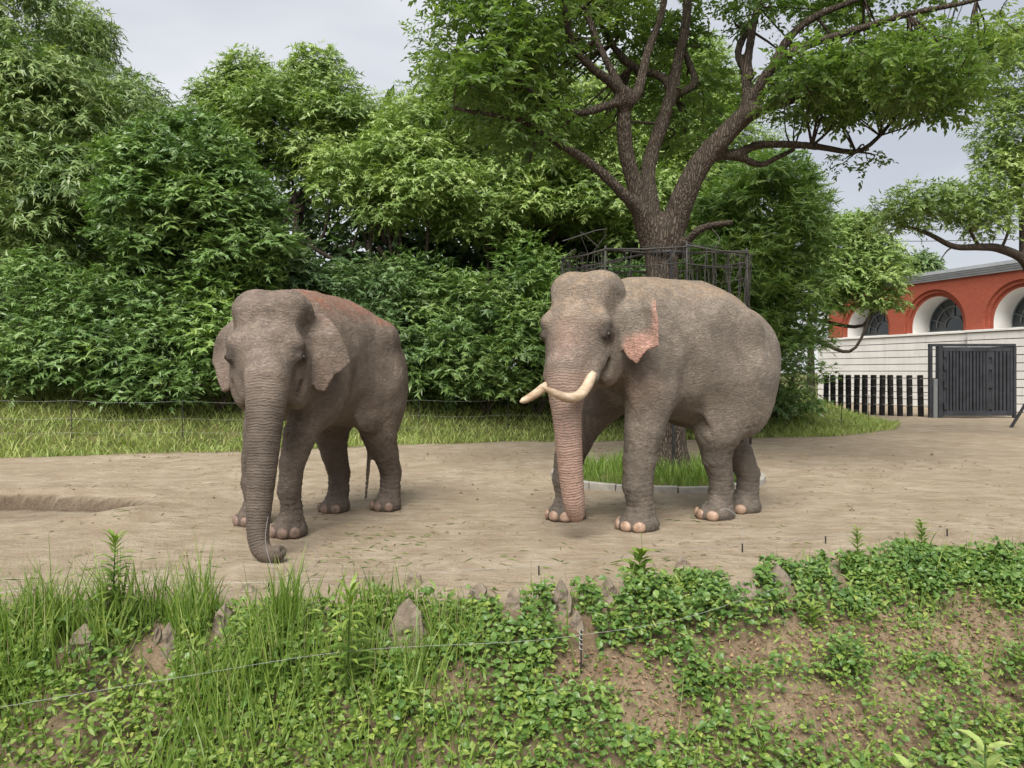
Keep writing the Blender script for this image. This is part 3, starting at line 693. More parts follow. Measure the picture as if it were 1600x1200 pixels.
for z, r_ in ((GZ, .015), (GZ - .26, .008)):
    for i in range(8):
        p, q = np.array((*gp[i], z)), np.array((*gp[(i + 1) % 8], z + random.uniform(-.03, .03))); mb = MB(); mb.tube([p, (p + q) / 2 + (0, 0, -.02), q], r_, 6); mb.build('rail', M['rust_steel'], guard, True)
for i in range(0, 8):                                   # bars tying the frame to the trunk
    if i % 2: mb = MB(); mb.tube([(*gp[i], GZ), (TB[0] - TREE_C[0] + .3 * np.sign(gp[i][0]), .0, GZ + .12)], .02, 6); mb.build('tie_bar', M['rust_steel'], guard)
mb = MB(); mb.tube([(TB[0] - TREE_C[0] + .02, -.40, 0), (TB[0] - TREE_C[0] - .02, -.36, GZ + .1)], .022, 8); mb.build('pole', M['post'], guard)
mb = MB(); mb.tube([(TB[0] - TREE_C[0] + .33 * math.cos(t), .33 * math.sin(t), GZ + .09) for t in np.linspace(0, 2 * math.pi, 17)], .03, 6); mb.build('trunk_collar', M['post'], guard)
for i in range(110):
    u = rng.uniform(0, 8); k = int(u); f = u - k; p = np.array(gp[k]) * (1 - f) + np.array(gp[(k + 1) % 8]) * f
    ln = rng.uniform(.4, 1.9); mb = MB(); z0 = GZ - .02
    mb.tube([(p[0] + rng.normal(0, .03), p[1] + rng.normal(0, .03), z0 - ln * q) for q in (0, .4, .75, 1)], .0045, 4, False); mb.build('hanging_wire', M['rust_steel'], guard)
for i in range(26):                                     # bent loose wire ends along the top
    u = rng.uniform(0, 8); k = int(u); f = u - k; p = np.array((*(np.array(gp[k]) * (1 - f) + np.array(gp[(k + 1) % 8]) * f), GZ))
    d1 = rng.normal(0, .18, 3); d2 = d1 + rng.normal(0, .2, 3); mb = MB(); mb.tube(spline([p, p + d1, p + d2 + (0, 0, -.08)], 7), .008, 4, False); mb.build('loose_wire', M['rust_steel'], guard)

# ------------------------------------------------------------------ wood and shrubs behind the grass bank
def gz(x, y): return float(height(np.array(x), np.array(y)))
def B(px, py, d, rx, ry, rd=None):                     # crown lobe from its picture centre and half sizes
    s = d / FPX; return (W(px, py, d), (rx * s, (rd if rd else rx * .8) * s, ry * s))
def bgtree(name, label, px, d, blobs, lm, cr, dens, m, sl, ll, lw, stems=None, bark='bark', **kw):
    x = (px - 800) / FPX * d; base = np.array((x, d, gz(x, d) - .05)); st = []
    top = max(b[0][2] for b in blobs)
    if stems is None:
        st.append(([base, base + (rng.normal(0, .2), 0, (top - base[2]) * .4), base + (rng.normal(0, .4), 0, (top - base[2]) * .62)], .16, .05))
        for b in blobs: st.append(([base + (0, 0, (b[0][2] - base[2]) * .62), (base * .4 + b[0] * .6) + rng.normal(0, .2, 3), b[0]], .075, .03))
    else: st = stems(base)
    return tree(name, label, base, st, blobs, lm, cr, dens, m, sl, ll, lw, group='trees behind the grass bank', bark=bark, **kw)
bgtree('drooping_tree', 'tall tree with slender drooping leaves at the wood\'s highest corner', 40, 22, [B(-10, 60, 22, 90, 150), B(-60, 240, 21, 150, 170), B(75, 190, 21.5, 80, 95), B(60, 330, 20.5, 110, 110)], 'leaf_oak', .75, 7, 9, .5, .25, .075, droop=.75, tip=.8)
bgtree('drooping_tree', 'drooping-leaved tree whose sloping crown runs down beside the tallest tree', 215, 24, [B(190, 205, 24, 85, 80), B(140, 140, 24.5, 45, 55), B(250, 270, 23.5, 60, 90), B(100, 90, 25, 40, 50), B(128, 55, 25.5, 16, 22)], 'leaf_oak', .75, 9, 9, .5, .22, .065, droop=.7, tip=.8)
def fork(base):
    out = []
    for pts in ([(283, 480), (284, 440), (290, 410), (287, 380), (300, 300)], [(286, 490), (305, 455), (325, 425), (330, 395), (350, 330)], [(280, 480), (268, 440), (262, 400), (240, 330)], [(290, 428), (308, 420), (305, 395), (292, 376)]):
        out.append(([W(a, b, 19.2) for a, b in pts], .085 if len(pts) > 4 else .06, .03))
    out[0][0].insert(0, base); out[1][0].insert(0, base); out[2][0].insert(0, base)
    return out
bgtree('broadleaf_tree', 'dark broad-leaved tree with pale forked stems in front of the wood', 285, 19.2, [B(285, 260, 19.3, 85, 65), B(240, 320, 19, 70, 55), B(345, 320, 19.2, 80, 60), B(370, 395, 19, 65, 45), B(235, 375, 18.9, 60, 35)], 'leaf_broad', .5, 13, 9, .36, .20, .095, stems=fork, bark='bark_pale', droop=.3, tip=.55, inner=.2)
bgtree('oak_tree', 'wide domed oak with bright green top standing out against the sky', 470, 24.5, [B(450, 200, 24.5, 90, 72), B(540, 210, 24.5, 85, 70), B(360, 235, 24.2, 45, 75), B(385, 165, 25, 38, 42), B(490, 155, 25, 48, 40), B(590, 230, 24.3, 50, 60), B(385, 120, 25, 10, 20), B(495, 110, 25, 18, 16), B(335, 150, 25, 12, 20)], 'leaf_camphor', .65, 10, 9, .42, .19, .075, droop=.45, tip=.8)
bgtree('lime_tree', 'yellow-green clumped tree in front of the dark hollow between the elephants', 590, 21.5, [B(545, 275, 21.5, 55, 45), B(630, 250, 21.8, 55, 42), B(670, 300, 21.3, 60, 45), B(600, 320, 21.2, 50, 35), B(640, 205, 22.5, 45, 42)], 'leaf_lime', .5, 11, 9, .36, .16, .065, droop=.55, tip=.7)
bgtree('oak_tree', 'pale green tree behind the left side of the spreading tree', 760, 23, [B(730, 215, 23.5, 80, 70), B(815, 240, 23, 85, 70), B(900, 290, 22.5, 85, 70), B(760, 320, 22, 80, 55), B(700, 160, 24, 55, 50), B(880, 200, 24, 80, 80)], 'leaf_camphor', .6, 10, 9, .4, .17, .07, droop=.45, tip=.7, vbias=.08)
bgtree('oak_tree', 'leafy tree directly behind the fork of the spreading tree', 1010, 23, [B(1000, 250, 23, 95, 85), B(1110, 240, 23, 85, 80), B(1060, 330, 22, 95, 60), B(960, 330, 22, 70, 55), B(1050, 160, 24, 110, 80)], 'leaf_camphor', .6, 10, 9, .4, .17, .07, droop=.4, tip=.65)
bgtree('evergreen_tree', 'glossy evergreen with long leaf rosettes at the right end of the wood', 1135, 18.9, [B(1180, 330, 18.6, 85, 75), B(1235, 390, 18.8, 52, 90), B(1150, 420, 18.2, 75, 70), B(1220, 310, 19, 55, 55), B(1225, 500, 18.6, 50, 80), B(1140, 500, 18.5, 70, 70)], 'leaf_glossy', .45, 14, 10, .26, .20, .055, droop=.15, tip=.75, zmin=-.7)
bgtree('lime_tree', 'light yellow-green young tree beside the brick house', 1268, 27, [B(1320, 390, 27, 58, 40), B(1368, 412, 26.5, 38, 38), B(1305, 440, 26.5, 42, 42), B(1372, 455, 26, 30, 30), B(1330, 362, 27.5, 40, 24)], 'leaf_lime', .42, 14, 9, .4, .17, .075, droop=.45, tip=.3)
bgtree('far_tree', 'distant dark tree rising above the roof of the brick house', 1430, 70, [B(1420, 420, 70, 14, 12), B(1444, 416, 70, 15, 11), B(1408, 428, 70, 8, 8)], 'leaf_dark', .8, 5, 8, .7, .4, .2)
rt = bgtree('camphor_tree', 'tree whose drooping bough hangs over the brick house roof', 1640, 19, [B(1600, 215, 19, 62, 75), B(1570, 290, 18.8, 48, 42), B(1500, 320, 18.6, 48, 26), B(1425, 318, 18.5, 50, 22), B(1400, 345, 18.4, 36, 16), B(1600, 110, 19, 60, 70), B(1545, 345, 18.6, 35, 15), B(1660, 160, 19, 80, 110)], 'leaf_camphor', .36, 13, 9, .27, .12, .055, droop=.4, tip=.65, zmin=-.6,
    stems=lambda b: [([b, W(1640, 520, 19), W(1615, 440, 19), W(1598, 405, 18.9), W(1560, 388, 18.7), W(1530, 386, 18.6), W(1490, 385, 18.6), W(1450, 365, 18.5), W(1410, 352, 18.5)], .17, .035), ([W(1600, 410, 19), W(1598, 340, 19), W(1590, 270, 19), W(1610, 180, 19)], .11, .04), ([W(1530, 386, 18.6), W(1515, 355, 18.6), W(1520, 320, 18.6)], .05, .02), ([W(1565, 388, 18.7), W(1575, 360, 18.7), W(1580, 300, 18.8)], .04, .02), ([W(1490, 385, 18.6), W(1480, 392, 18.6), W(1470, 405, 18.6)], .025, .01)])
# understorey shrubs along the top of the bank
shr = [(40, 17.6, 105, 'leaf_broad', 'glossy shrub at the outer end of the hedge where the bank is lowest'), (150, 18.2, 105, 'leaf_broad', 'glossy hedge shrub next to the lowest shrub of the hedge'),
       (255, 18.6, 95, 'leaf_broad', 'hedge shrub under the pale forked stems'), (345, 19.0, 90, 'leaf_glossy', 'brighter hedge shrub beside the tuskless elephant\'s ear'),
       (440, 20.4, 120, 'leaf_dark', 'dark shrub behind the tuskless elephant\'s head'), (560, 20.6, 125, 'leaf_dark', 'dark shrub behind the tuskless elephant\'s back'),
       (670, 20.4, 115, 'leaf_broad', 'dense shrub behind the tuskless elephant\'s rump'), (760, 20.4, 120, 'leaf_broad', 'rounded shrub midway between the two elephants'),
       (840, 20.2, 110, 'leaf_glossy', 'lighter shrub beside the tusked elephant\'s forehead'), (960, 20.2, 130, 'leaf_dark', 'dark shrub behind the tusked elephant\'s head'), (1070, 20.0, 130, 'leaf_dark', 'dark shrub behind the tusked elephant\'s back'),
       (1212, 21.5, 72, 'leaf_broad', 'leafy shrub on the bank behind the bull\'s rump')]
for px, d, w, lm, lab in shr:
    py = (535 if px < 400 or px > 1200 else 530) + rng.uniform(-18, 22) + (28 if px > 1200 else 0); d += rng.uniform(-.5, .5)
    bl = [B(px, py, d, w * .62, 62), B(px - w * .35, py + 40, d - .3, w * .5, 42), B(px + w * .35, py + 35, d - .3, w * .5, 45), B(px + w * .1, py - 58, d + .4, w * .55, 50)]
    if px in (440, 670, 840, 1070): bl.append(B(px + rng.uniform(-25, 25), py - rng.uniform(85, 125), d + .6, w * .5, 48))
    if px in (40, 255): bl.append(B(px, py - 95, d + .5, w * .4, 30))
    x = (px - 800) / FPX * d; base = np.array((x, d, gz(x, d) - .05))
    tree('hedge_shrub', lab, base, [([base, base + (.1, 0, .6), base + (.1, .1, 1.5)], .06, .02), ([base, base + (-.3, -.1, .8), base + (-.5, .1, 1.6)], .04, .015), ([base, base + (.3, -.1, .7), base + (.6, 0, 1.4)], .04, .015)], bl, lm, .50, 7.5, 9, .32, .175, .072, group='hedge shrubs along the bank', cat='shrub', droop=.3, tip=.6, inner=.2)
# trunks in the dark hollow and the deep wood behind everything
woods = [];
for i in range(60):
    px = rng.uniform(-150, 1100); d = rng.uniform(26.5, 31); woods.append((W(px, rng.uniform(300, 560), d), np.array((2.6, 1.6, 2.2)) * rng.uniform(.7, 1.2)))
for i in range(26):
    px = rng.uniform(-150, 300) if i < 10 else rng.uniform(420, 1090); d = rng.uniform(26.5, 31); woods.append((W(px, rng.uniform(250, 330), d), np.array((2.2, 1.6, 2.0))))
for i in range(14): woods.append((W(rng.uniform(1000, 1130), rng.uniform(480, 560), rng.uniform(26, 30)), np.array((1.5, 1.3, 1.4))))
cc, rr = np.array([w[0] for w in woods]), np.array([w[1][0] for w in woods])
tag(obj('deep_wood', crown_mesh('deep_wood', cc, rr, 1.6, 9, 1.0, .40, .26, zmin=-1, inner=.35, tri=True), M['leaf_dark']), 'dark mass of foliage deep in the wood behind the trees', 'wood', kind='stuff')
# ------------------------------------------------------------------ elephants
def f_skin(base, light, pinkc, dustc):
    def f(b):
        big = b.noise(2.2, 5, .6); med = b.noise(9, 5, .6)
        vd = b.nd('ShaderNodeVectorMath', operation='MULTIPLY_ADD'); b.ln(b.coords('Object', (.8, .8, 1.9)), vd.inputs[0])
        nz = b.nd('ShaderNodeTexNoise'); nz.inputs['Scale'].default_value = 7; b.ln(b.coords(), nz.inputs['Vector']); b.ln(nz.outputs['Color'], vd.inputs[1]); vd.inputs[1].default_value = (0, 0, 0)
        vd.operation = 'ADD'; sc2 = b.nd('ShaderNodeVectorMath', operation='SCALE'); b.ln(nz.outputs['Color'], sc2.inputs[0]); sc2.inputs['Scale'].default_value = .10
        b.ln(sc2.outputs[0], vd.inputs[1])
        e1 = b.ramp(b.voro(26, 'DISTANCE_TO_EDGE', vd.outputs[0]), (0, 0), (.16, 1)); e2 = b.ramp(b.voro(60, 'DISTANCE_TO_EDGE', vd.outputs[0]), (0, 0), (.3, 1))
        hz = b.noise(24, 4, .65, b.coords('Object', (.45, .45, 1.5)), 1.2)                      # sideways creases
        cn = b.noise(15, 3, .55, vd.outputs[0]); cl = b.ramp(b.math('ABSOLUTE', b.math('SUBTRACT', cn, .5)), (0, 0), (.045, 1))
        cn2 = b.noise(38, 3, .55, b.coords('Object', (.6, .6, 1.25))); cl2 = b.ramp(b.math('ABSOLUTE', b.math('SUBTRACT', cn2, .5)), (0, 0), (.06, 1))
        tr = b.at('tr'); trm = b.at('trm'); wav = b.math('SINE', b.math('ADD', b.math('MULTIPLY', tr, 2 * math.pi / .026), b.math('MULTIPLY', med, 13.0)))
        wav = b.math('MULTIPLY', b.math('MULTIPLY_ADD', wav, .5, .5), trm)
        c = b.mixc(b.ramp(big, (.32, 0), (.68, 1)), base, light)
        c = b.mixc(b.ramp(med, (.36, .3), (.6, 0)), c, tuple(x * .68 for x in base))
        c = b.mixc(b.math('MULTIPLY', b.ramp(b.noise(6, 5, .6), (.42, 0), (.66, .42)), b.at('topdust_light')), c, tuple(min(1, x * 1.55) for x in light))  # dust on upward faces, lightened further to paint in light from above
        c = b.mixc(b.math('MULTIPLY', b.at('mud'), b.ramp(b.noise(5, 5, .65), (.30, .45), (.62, 1))), c, tuple(x * .52 for x in base))  # darker colour low on the body and along the trunk
        pk = b.math('MULTIPLY', b.at('pink'), b.ramp(b.noise(42, 4, .65), (.34, .35), (.60, 1)))
        c = b.mixc(pk, c, pinkc)
        du = b.math('MULTIPLY', b.at('dust'), b.ramp(b.noise(7, 6, .7), (.36, 0), (.6, 1))); c = b.mixc(du, c, dustc)
        c = b.mixc(b.math('MULTIPLY', b.math('SUBTRACT', 1.0, b.math('MULTIPLY', cl, b.math('MULTIPLY_ADD', cl2, .5, .5))), .24), c, tuple(x * .55 for x in base))
        ck = b.math('SUBTRACT', 1.0, b.math('MULTIPLY', b.at('flatm'), .8))
        c = b.mixc(b.math('MULTIPLY', b.at('eyed'), 1.0), c, (.035, .027, .022))
        h = b.math('ADD', b.math('MULTIPLY', b.math('ADD', b.math('ADD', b.math('MULTIPLY', cl, .40), b.math('MULTIPLY', cl2, .24)), b.math('MULTIPLY', e1, .14)), ck), b.math('MULTIPLY', hz, .8))
        n1 = b.bump(h, .8, .021); n2 = b.bump(wav, .5, .008, n1); n3 = b.bump(b.noise(90, 3), .2, .003, n2)
        return b.bsdf(c, b.math('MULTIPLY_ADD', med, .25, .52), n3, spec=.28)
    return f
M['tusk'] = mat('tusk', lambda b: b.bsdf(b.mixc(b.ramp(b.noise(6, 5, .6, b.coords('Object', (1, 1, 3))), (.35, 0), (.65, 1)), (.33, .225, .14), (.55, .44, .32)), .45, b.bump(b.noise(30, 3), .15, .004), spec=.5))
M['nail'] = mat('nail', lambda b: b.bsdf(b.mixc(b.ramp(b.noise(18, 4), (.35, 0), (.7, 1)), (.25, .16, .11), (.44, .31, .23)), .5, b.bump(b.noise(60, 3), .3, .003)))
M['nail_dark'] = mat('nail_dark', lambda b: b.bsdf(b.mixc(b.ramp(b.noise(18, 4), (.35, 0), (.7, 1)), (.13, .09, .07), (.25, .17, .13)), .55, b.bump(b.noise(60, 3), .3, .003)))
M['eye'] = mat('eye', lambda b: b.bsdf((.018, .010, .006), .35, spec=.4))
M['hair'] = plain('hair', (.025, .02, .018), .7)
def dome(c, ax, r, nu=12, nv=7):
    """ellipsoid with axes rows of ax and radii r"""
    u = np.linspace(0, 2 * math.pi, nu, endpoint=False); v = np.linspace(.02, math.pi - .02, nv); V = []
    for t in v:
        for a in u: V.append((math.sin(t) * math.cos(a), math.sin(t) * math.sin(a), math.cos(t)))
    Q = [(i * nu + k, i * nu + (k + 1) % nu, (i + 1) * nu + (k + 1) % nu, (i + 1) * nu + k) for i in range(nv - 1) for k in range(nu)]
    return np.asarray(c) + (np.array(V) * r) @ np.asarray(ax), Q
def elephant(name, label, c, fwd, torso, feet, head_o, head_f, trunk, ears, skin, sc=1., tusks=(), tail=None, legk=1., fl=1., rl=1., nails='nail', pink=None, dust=None, shoulder=1.0, voxel=.0160, sheath=False, trunkdark=.0):
    f = nrm(np.array((*fwd, 0.))); l = np.array((-f[1], f[0], 0)); c = np.array((*c, 0.)); zu = np.array((0, 0, 1.))
    BL = lambda a, b_, z: c + f * a + l * b_ + zu * z
    hf = nrm(np.asarray(head_f, float)); hl = nrm(np.cross(zu, hf)); hu = np.cross(hf, hl); HO = np.asarray(head_o, float)
    HM = np.array((hf, hl, hu)); HL = lambda a, b_, u: HO + (np.array((a, b_, u)) * sc) @ HM
    BM = np.array((f, l, zu)); s = SDF()
    s.chain([(*BL(a, 0, z), r) for a, z, r in torso], k=.25, sq=(l, .80))
    # feet: (f, l, front?) in body axes, world ground points
    fc = []
    for (wx, wy, front, kneef) in feet:
        F = np.array((wx, wy, 0.)); lf = (F - c) @ l; ff = (F - c) @ f; sd_ = 1 if (front[1] == 'L') else -1
        g = legk
        if front[0] == 'F':
            top = BL(torso[0][0] + .02, sd_ * .36 * sc, 1.5 * shoulder); el = F * .72 + np.array((*top[:2], 0)) * .28 + zu * 1.08 * shoulder - f * .02
            s.ell(BL(torso[0][0] + .02, sd_ * .41 * sc, 1.66 * shoulder), (.34 * sc, .22 * sc, .50 * sc), BM, .18)
            s.chain([(*top, .25 * g), (*el, .205 * g * (fl + 1) / 2), (*(F + zu * .74 + f * .02 + (el - F) * .22 * np.array((1, 1, 0))), .168 * g * fl), (*(F + zu * .46 + f * .03), .155 * g * fl), (*(F + zu * .26 - f * .01), .143 * g * fl), (*(F + zu * .10 + f * .01), .175 * g)], k=.09)
            s.ell(F + zu * .05 + f * .03, (.215 * g, .20 * g, .11), BM, .06)
        else:
            top = BL(torso[-1][0] + .08, sd_ * .30 * sc, 1.62 * shoulder); kn = F * .55 + np.array((*top[:2], 0)) * .45 + zu * .98 * shoulder + f * kneef
            s.ell(BL(torso[-1][0] + .06, sd_ * .33 * sc, 1.50 * shoulder), (.42 * sc, .27 * sc, .58 * sc), BM, .22)
            s.chain([(*top, .32 * g), (*kn, .235 * g), (*(F + zu * .70 + f * .02 + (kn - F) * .25 * np.array((1, 1, 0))), .172 * g * rl), (*(F + zu * .45 - f * .05), .142 * g * rl), (*(F + zu * .24 - f * .04), .135 * g * rl), (*(F + zu * .10), .165 * g)], k=.10)
            s.ell(F + zu * .05 + f * .04, (.21 * g, .18 * g, .105), BM, .06)
        fc.append((F, front, sd_))
    for q in (-1, 1):                                  # hollow flank, hip bone, fold before the thigh, crease behind the elbow
        s.ell(BL(torso[-1][0] + .45, q * .70 * sc, torso[1][1] + .12), (.24, .13, .34), BM, .22, 's'); s.ell(BL(torso[-1][0] + .12, q * .42 * sc, torso[-1][1] + .36), (.20, .14, .16), BM, .16)
        s.ell(BL(torso[-1][0] + .40, q * .40 * sc, 1.22 * shoulder), (.28, .07, .20), BM, .12); s.ell(BL(torso[0][0] - .34, q * .70 * sc, 1.45 * shoulder), (.10, .13, .42), BM, .14, 's')
    s.chain([(*BL(torso[0][0], 0, torso[0][1] + torso[0][2] - .07), .07), (*BL(torso[1][0], 0, torso[1][1] + torso[1][2] - .06), .08), (*BL(torso[2][0], 0, torso[2][1] + torso[2][2] - .06), .08), (*BL(torso[3][0] - .1, 0, torso[3][1] + torso[3][2] - .08), .09)], k=.12)
    # neck and throat
    s.cap(BL(torso[0][0] + .02, 0, torso[0][1] + .20), HL(-.30, 0, .02), torso[0][2] * .76, .33 * sc, .22)
    s.cap(BL(torso[0][0] + .15, 0, torso[0][1] - .16), HL(-.15, 0, -.34), .33 * sc, .20 * sc, .18)
    # head
    e = lambda a, b_, u, r, k=.1, op='u': s.ell(HL(a, b_, u), np.array(r) * sc, HM, k, op)
    e(-.06, 0, .10, (.42, .375, .46), .12); e(.13, 0, .06, (.30, .30, .40), .15)
    for q in (-1, 1):
        e(-.05, q * .175, .36, (.28, .23, .245), .12); e(.26, q * .285, .05, (.12, .105, .11), .10)
        e(.0, q * .25, -.28, (.27, .155, .33), .14); e(.15, q * .44, .21, (.14, .10, .16), .12, 's')
        e(.44, q * .14, .29, (.11, .15, .14), .16, 's')
        e(.27, q * .335, -.085, (.10, .042, .055), .05); e(.325, q * .405, -.085, (.060, .038, .020), .03, 's')
        e(.27, q * .40, -.150, (.09, .022, .014), .025, 's'); e(.26, q * .405, -.02, (.085, .02, .012), .025, 's')
        if sheath:
            s.cap(HL(.26, q * .19, -.28), HL(.39, q * .215, -.50), .125 * sc, .085 * sc, .10)
        else: e(.27, q * .15, -.40, (.12, .10, .15), .1)
    e(.24, 0, -.12, (.25, .25, .36), .14); s.cap(HL(-.08, 0, -.42), HL(.18, 0, -.74), .19 * sc, .08 * sc, .12)
    T = spline(np.array([(*W(px, py, d), r * .88) for px, py, d, r in trunk]), 44)
    s.chain([(*HL(.20, 0, -.08), .25 * sc)] + [tuple(t) for t in T[::2]] + ([tuple(T[-1])] if len(T) % 2 == 0 else []), k=.10)
    tip = T[-1, :3]; td = nrm(T[-1, :3] - T[-3, :3]); s.ell(tip + td * (T[-1, 3] * .95), np.full(3, T[-1, 3] * .42), None, .03, 's')
    # mouth corner fold
    for q in (-1, 1): e(.20, q * .30, -.44, (.03, .05, .15), .05, 's')
    earf = []
    for (q, poly, org, out, tilt, curl) in ears:
        o = HL(*org); e1 = nrm(np.array((out[0], out[1] * q, out[2])) @ HM); e2 = nrm(hu + hf * tilt - e1 * np.dot(hu + hf * tilt, e1)); e3 = np.cross(e1, e2) * q
        poly = np.array(poly) * sc
        def fe(P, o=o, e1=e1, e2=e2, e3=e3, poly=poly, curl=curl):
            w = P - o; a = w @ e1; b_ = w @ e2; cc_ = w @ e3
            bend = curl[0] * a * a + curl[1] * np.maximum(b_ - curl[2], 0) ** 1.5 + .018 * np.sin(a * 17 + b_ * 9) * np.clip(a * 4, 0, 1)
            dp = polysd(a, b_, poly) - .012; dc = np.abs(cc_ - bend) - (.034 - .018 * np.clip(a / .3, 0, 1))
            k = .02; h = np.maximum(k - np.abs(dp - dc), 0) / k
            return (np.maximum(dp, dc) + h * h * k * .25) * .8
        s.fn(fe, o - .7, o + .7, .035); earf.append((fe, o, e1, e2))
    if tail: s.chain([(*p[:3], p[3]) for p in tail], k=.07)
    V, Q = s.mesh(voxel, floor=-.03); V = project(s, V, floor=-.03, it=1)
    nr = grad(s, V, .006)
    # long folds and trunk rings as real relief
    d2 = np.full(len(V), 9.); ti = np.zeros(len(V), int); arc = np.concatenate([[0], np.cumsum(np.linalg.norm(np.diff(T[:, :3], axis=0), axis=1))])
    for i in range(len(T)):
        dd = np.linalg.norm(V - T[i, :3], axis=1) / T[i, 3]; m = dd < d2; d2[m] = dd[m]; ti[m] = i
    tv = nrm(np.gradient(T[:, :3], axis=0)); arcv = arc[ti] + ((V - T[ti, :3]) * tv[ti]).sum(1)
    lh = (V - HO) @ HM.T / sc; lb = (V - c) @ BM.T
    earm = np.zeros(len(V)); eb = np.zeros(len(V)); ea = np.zeros(len(V))
    for fe, o, e1, e2 in earf:
        m = (np.linalg.norm(V - o, axis=1) < .6); m[m] = fe(V[m]) < .010; ea[m] = ((V[m] - o) @ e1) / sc; eb[m] = ((V[m] - o) @ e2) / sc; earm[m] = sst(.03, .10, ea[m])
    eyed = np.zeros(len(V))
    for q in (-1, 1): eyed = np.maximum(eyed, np.exp(-(np.linalg.norm((lh - np.array((.31, q * .37, -.085))) * np.array((1, 1, 1.25)), axis=1) / .125) ** 2 * 1.1)); eyed = np.maximum(eyed, .55 * np.exp(-((lh[:, 0] - .19) / .018) ** 2 - ((lh[:, 2] + .08) / .09) ** 2) * (q * lh[:, 1] > .2))
    trm = sst(1.5, 1.15, d2) * sst(0.0, .25, arcv + .1); trm = np.where(lh[:, 0] > -.1, trm, 0)
    ph = arcv + .018 * vnoise(V, 3.5, 2, 5) + .008 * vnoise(V, 12, 2, 55)
    rings = (np.abs(np.sin(ph * math.pi / .052)) ** .6 - .6) * .0055 * (.45 + .75 * vnoise(V, 5, 2, 44)) * trm * sst(-.05, .3, arcv)
    legm = sst(.95, .6, V[:, 2]) * sst(.05, .18, V[:, 2]) * (1 - trm)
    folds = .0035 * np.sin((V[:, 2] + .03 * vnoise(V, 4, 2, 6)) * 2 * math.pi / .055) * legm * sst(.62, .3, V[:, 2])
    flank = .003 * vnoise(V * np.array((1, 1, 1.6)), 7, 2, 7) + .010 * vnoise(V, 2.6, 2, 8) * sst(.6, 1.0, V[:, 2])
    def crease(P, sc_, sd_, pw): return (1 - np.abs(vnoise(P, sc_, 2, sd_))) ** pw
    wv = V + .05 * np.stack([vnoise(V, 3, 2, 61), vnoise(V, 3, 2, 62), vnoise(V, 3, 2, 63)], 1)
    jn = np.clip(sst(1.35, .9, V[:, 2]) * .8 + np.exp(-((lb[:, 0] - torso[0][0] - .35) / .35) ** 2) * .7 + np.exp(-((lb[:, 0] - torso[-1][0] - .1) / .3) ** 2) * .5, .25, 1)
    flank = flank - .011 * crease(wv * np.array((1, 1, .55)), 8, 64, 9) * jn - .005 * crease(wv * np.array((.7, .7, 1.3)), 15, 65, 7) * np.clip(jn + .2, 0, 1) * (1 - earm)
    V2 = V + nr * ((rings + folds + flank * (1 - .8 * trm)) * sst(-.03, .06, V[:, 2]))[:, None]
    root = empty(name, c); tag(root, label, 'elephant', 'elephants in the yard')
    me = mesh_np('body', V2 - c, [Q], True)
    attr(me, 'tr', arcv); attr(me, 'trm', trm * .9 + .0)
    attr(me, 'flatm', np.clip(trm + sst(.9, .3, V[:, 2]) * .4, 0, 1))
    attr(me, 'pink', np.clip(pink(V, lh, lb, arcv, trm, earm, ea, eb), 0, 1) if pink else np.zeros(len(V)))
    attr(me, 'eyed', eyed); attr(me, 'mud', np.clip(sst(1.25, .45, V[:, 2]) * .75 * (1 - trm) + trm * trunkdark * sst(.0, .5, arcv), 0, 1)); attr(me, 'topdust_light', np.clip(.25 + .75 * sst(-.1, .6, nr[:, 2]), 0, 1))
    attr(me, 'dust', np.clip(dust(V, lh, lb, nr), 0, 1) if dust else np.zeros(len(V)))
    obj('body', me, skin, root)
    for q in (-1, 1):
        ev, eq = dome(HL(.298, q * .362, -.086) - c, HM, np.full(3, .030 * sc), 12, 8); mb = MB(); mb.add(ev, eq); mb.build('eye', M['eye'], root, True)
    for (F, front, sd_) in fc:
        for k_, an in enumerate((-62, -22, 20, 60) if front[0] == 'F' else (-48, -5, 40)):
            t = R(an); dr = f * math.cos(t) + l * math.sin(t); sdv = np.cross(zu, dr)
            ev, eq = dome(F + f * .03 + dr * .196 * legk + zu * .052 - c, np.array((dr, sdv, zu)), np.array((.034, .064 * legk, .062)), 12, 8); ev[:, 2] = np.maximum(ev[:, 2], .004)
            mb = MB(); mb.add(ev, eq); mb.build('toenail', M[nails], root, True)
    for pts in tusks:
        P = spline(np.array([(*W(a, b_, d), r) for a, b_, d, r in pts]), 18); rr = P[:, 3] * .86; rr[-1] *= .35; rr[-2] *= .75
        mb = MB(); mb.tube(P[:, :3] - c, rr, 14); mb.build('tusk', M['tusk'], root, True)
    if tail:
        mb = MB(); a, b_ = np.array(tail[-2][:3]), np.array(tail[-1][:3]); dr = nrm(b_ - a)
        for i in range(90):
            st = a + (b_ - a) * rng.uniform(.2, 1) + rng.normal(0, .008, 3); en = st + dr * rng.uniform(.12, .24) + rng.normal(0, .022, 3); mb.tube([st, (st + en) / 2 + rng.normal(0, .006, 3), en], [.005, .005, .002], 4, False)
        mb.build('tail_tuft', M['hair'], root)
    return root
EARP = [(-.06, .12), (.0, .30), (.08, .38), (.17, .36), (.27, .24), (.36, .06), (.40, -.10), (.34, -.17), (.25, -.24), (.16, -.40), (.08, -.38), (.04, -.24), (-.05, -.15)]
def gp_(px, py, dd=.2): p = G(px, py); return (p[0] * (p[1] + dd) / p[1], p[1] + dd)
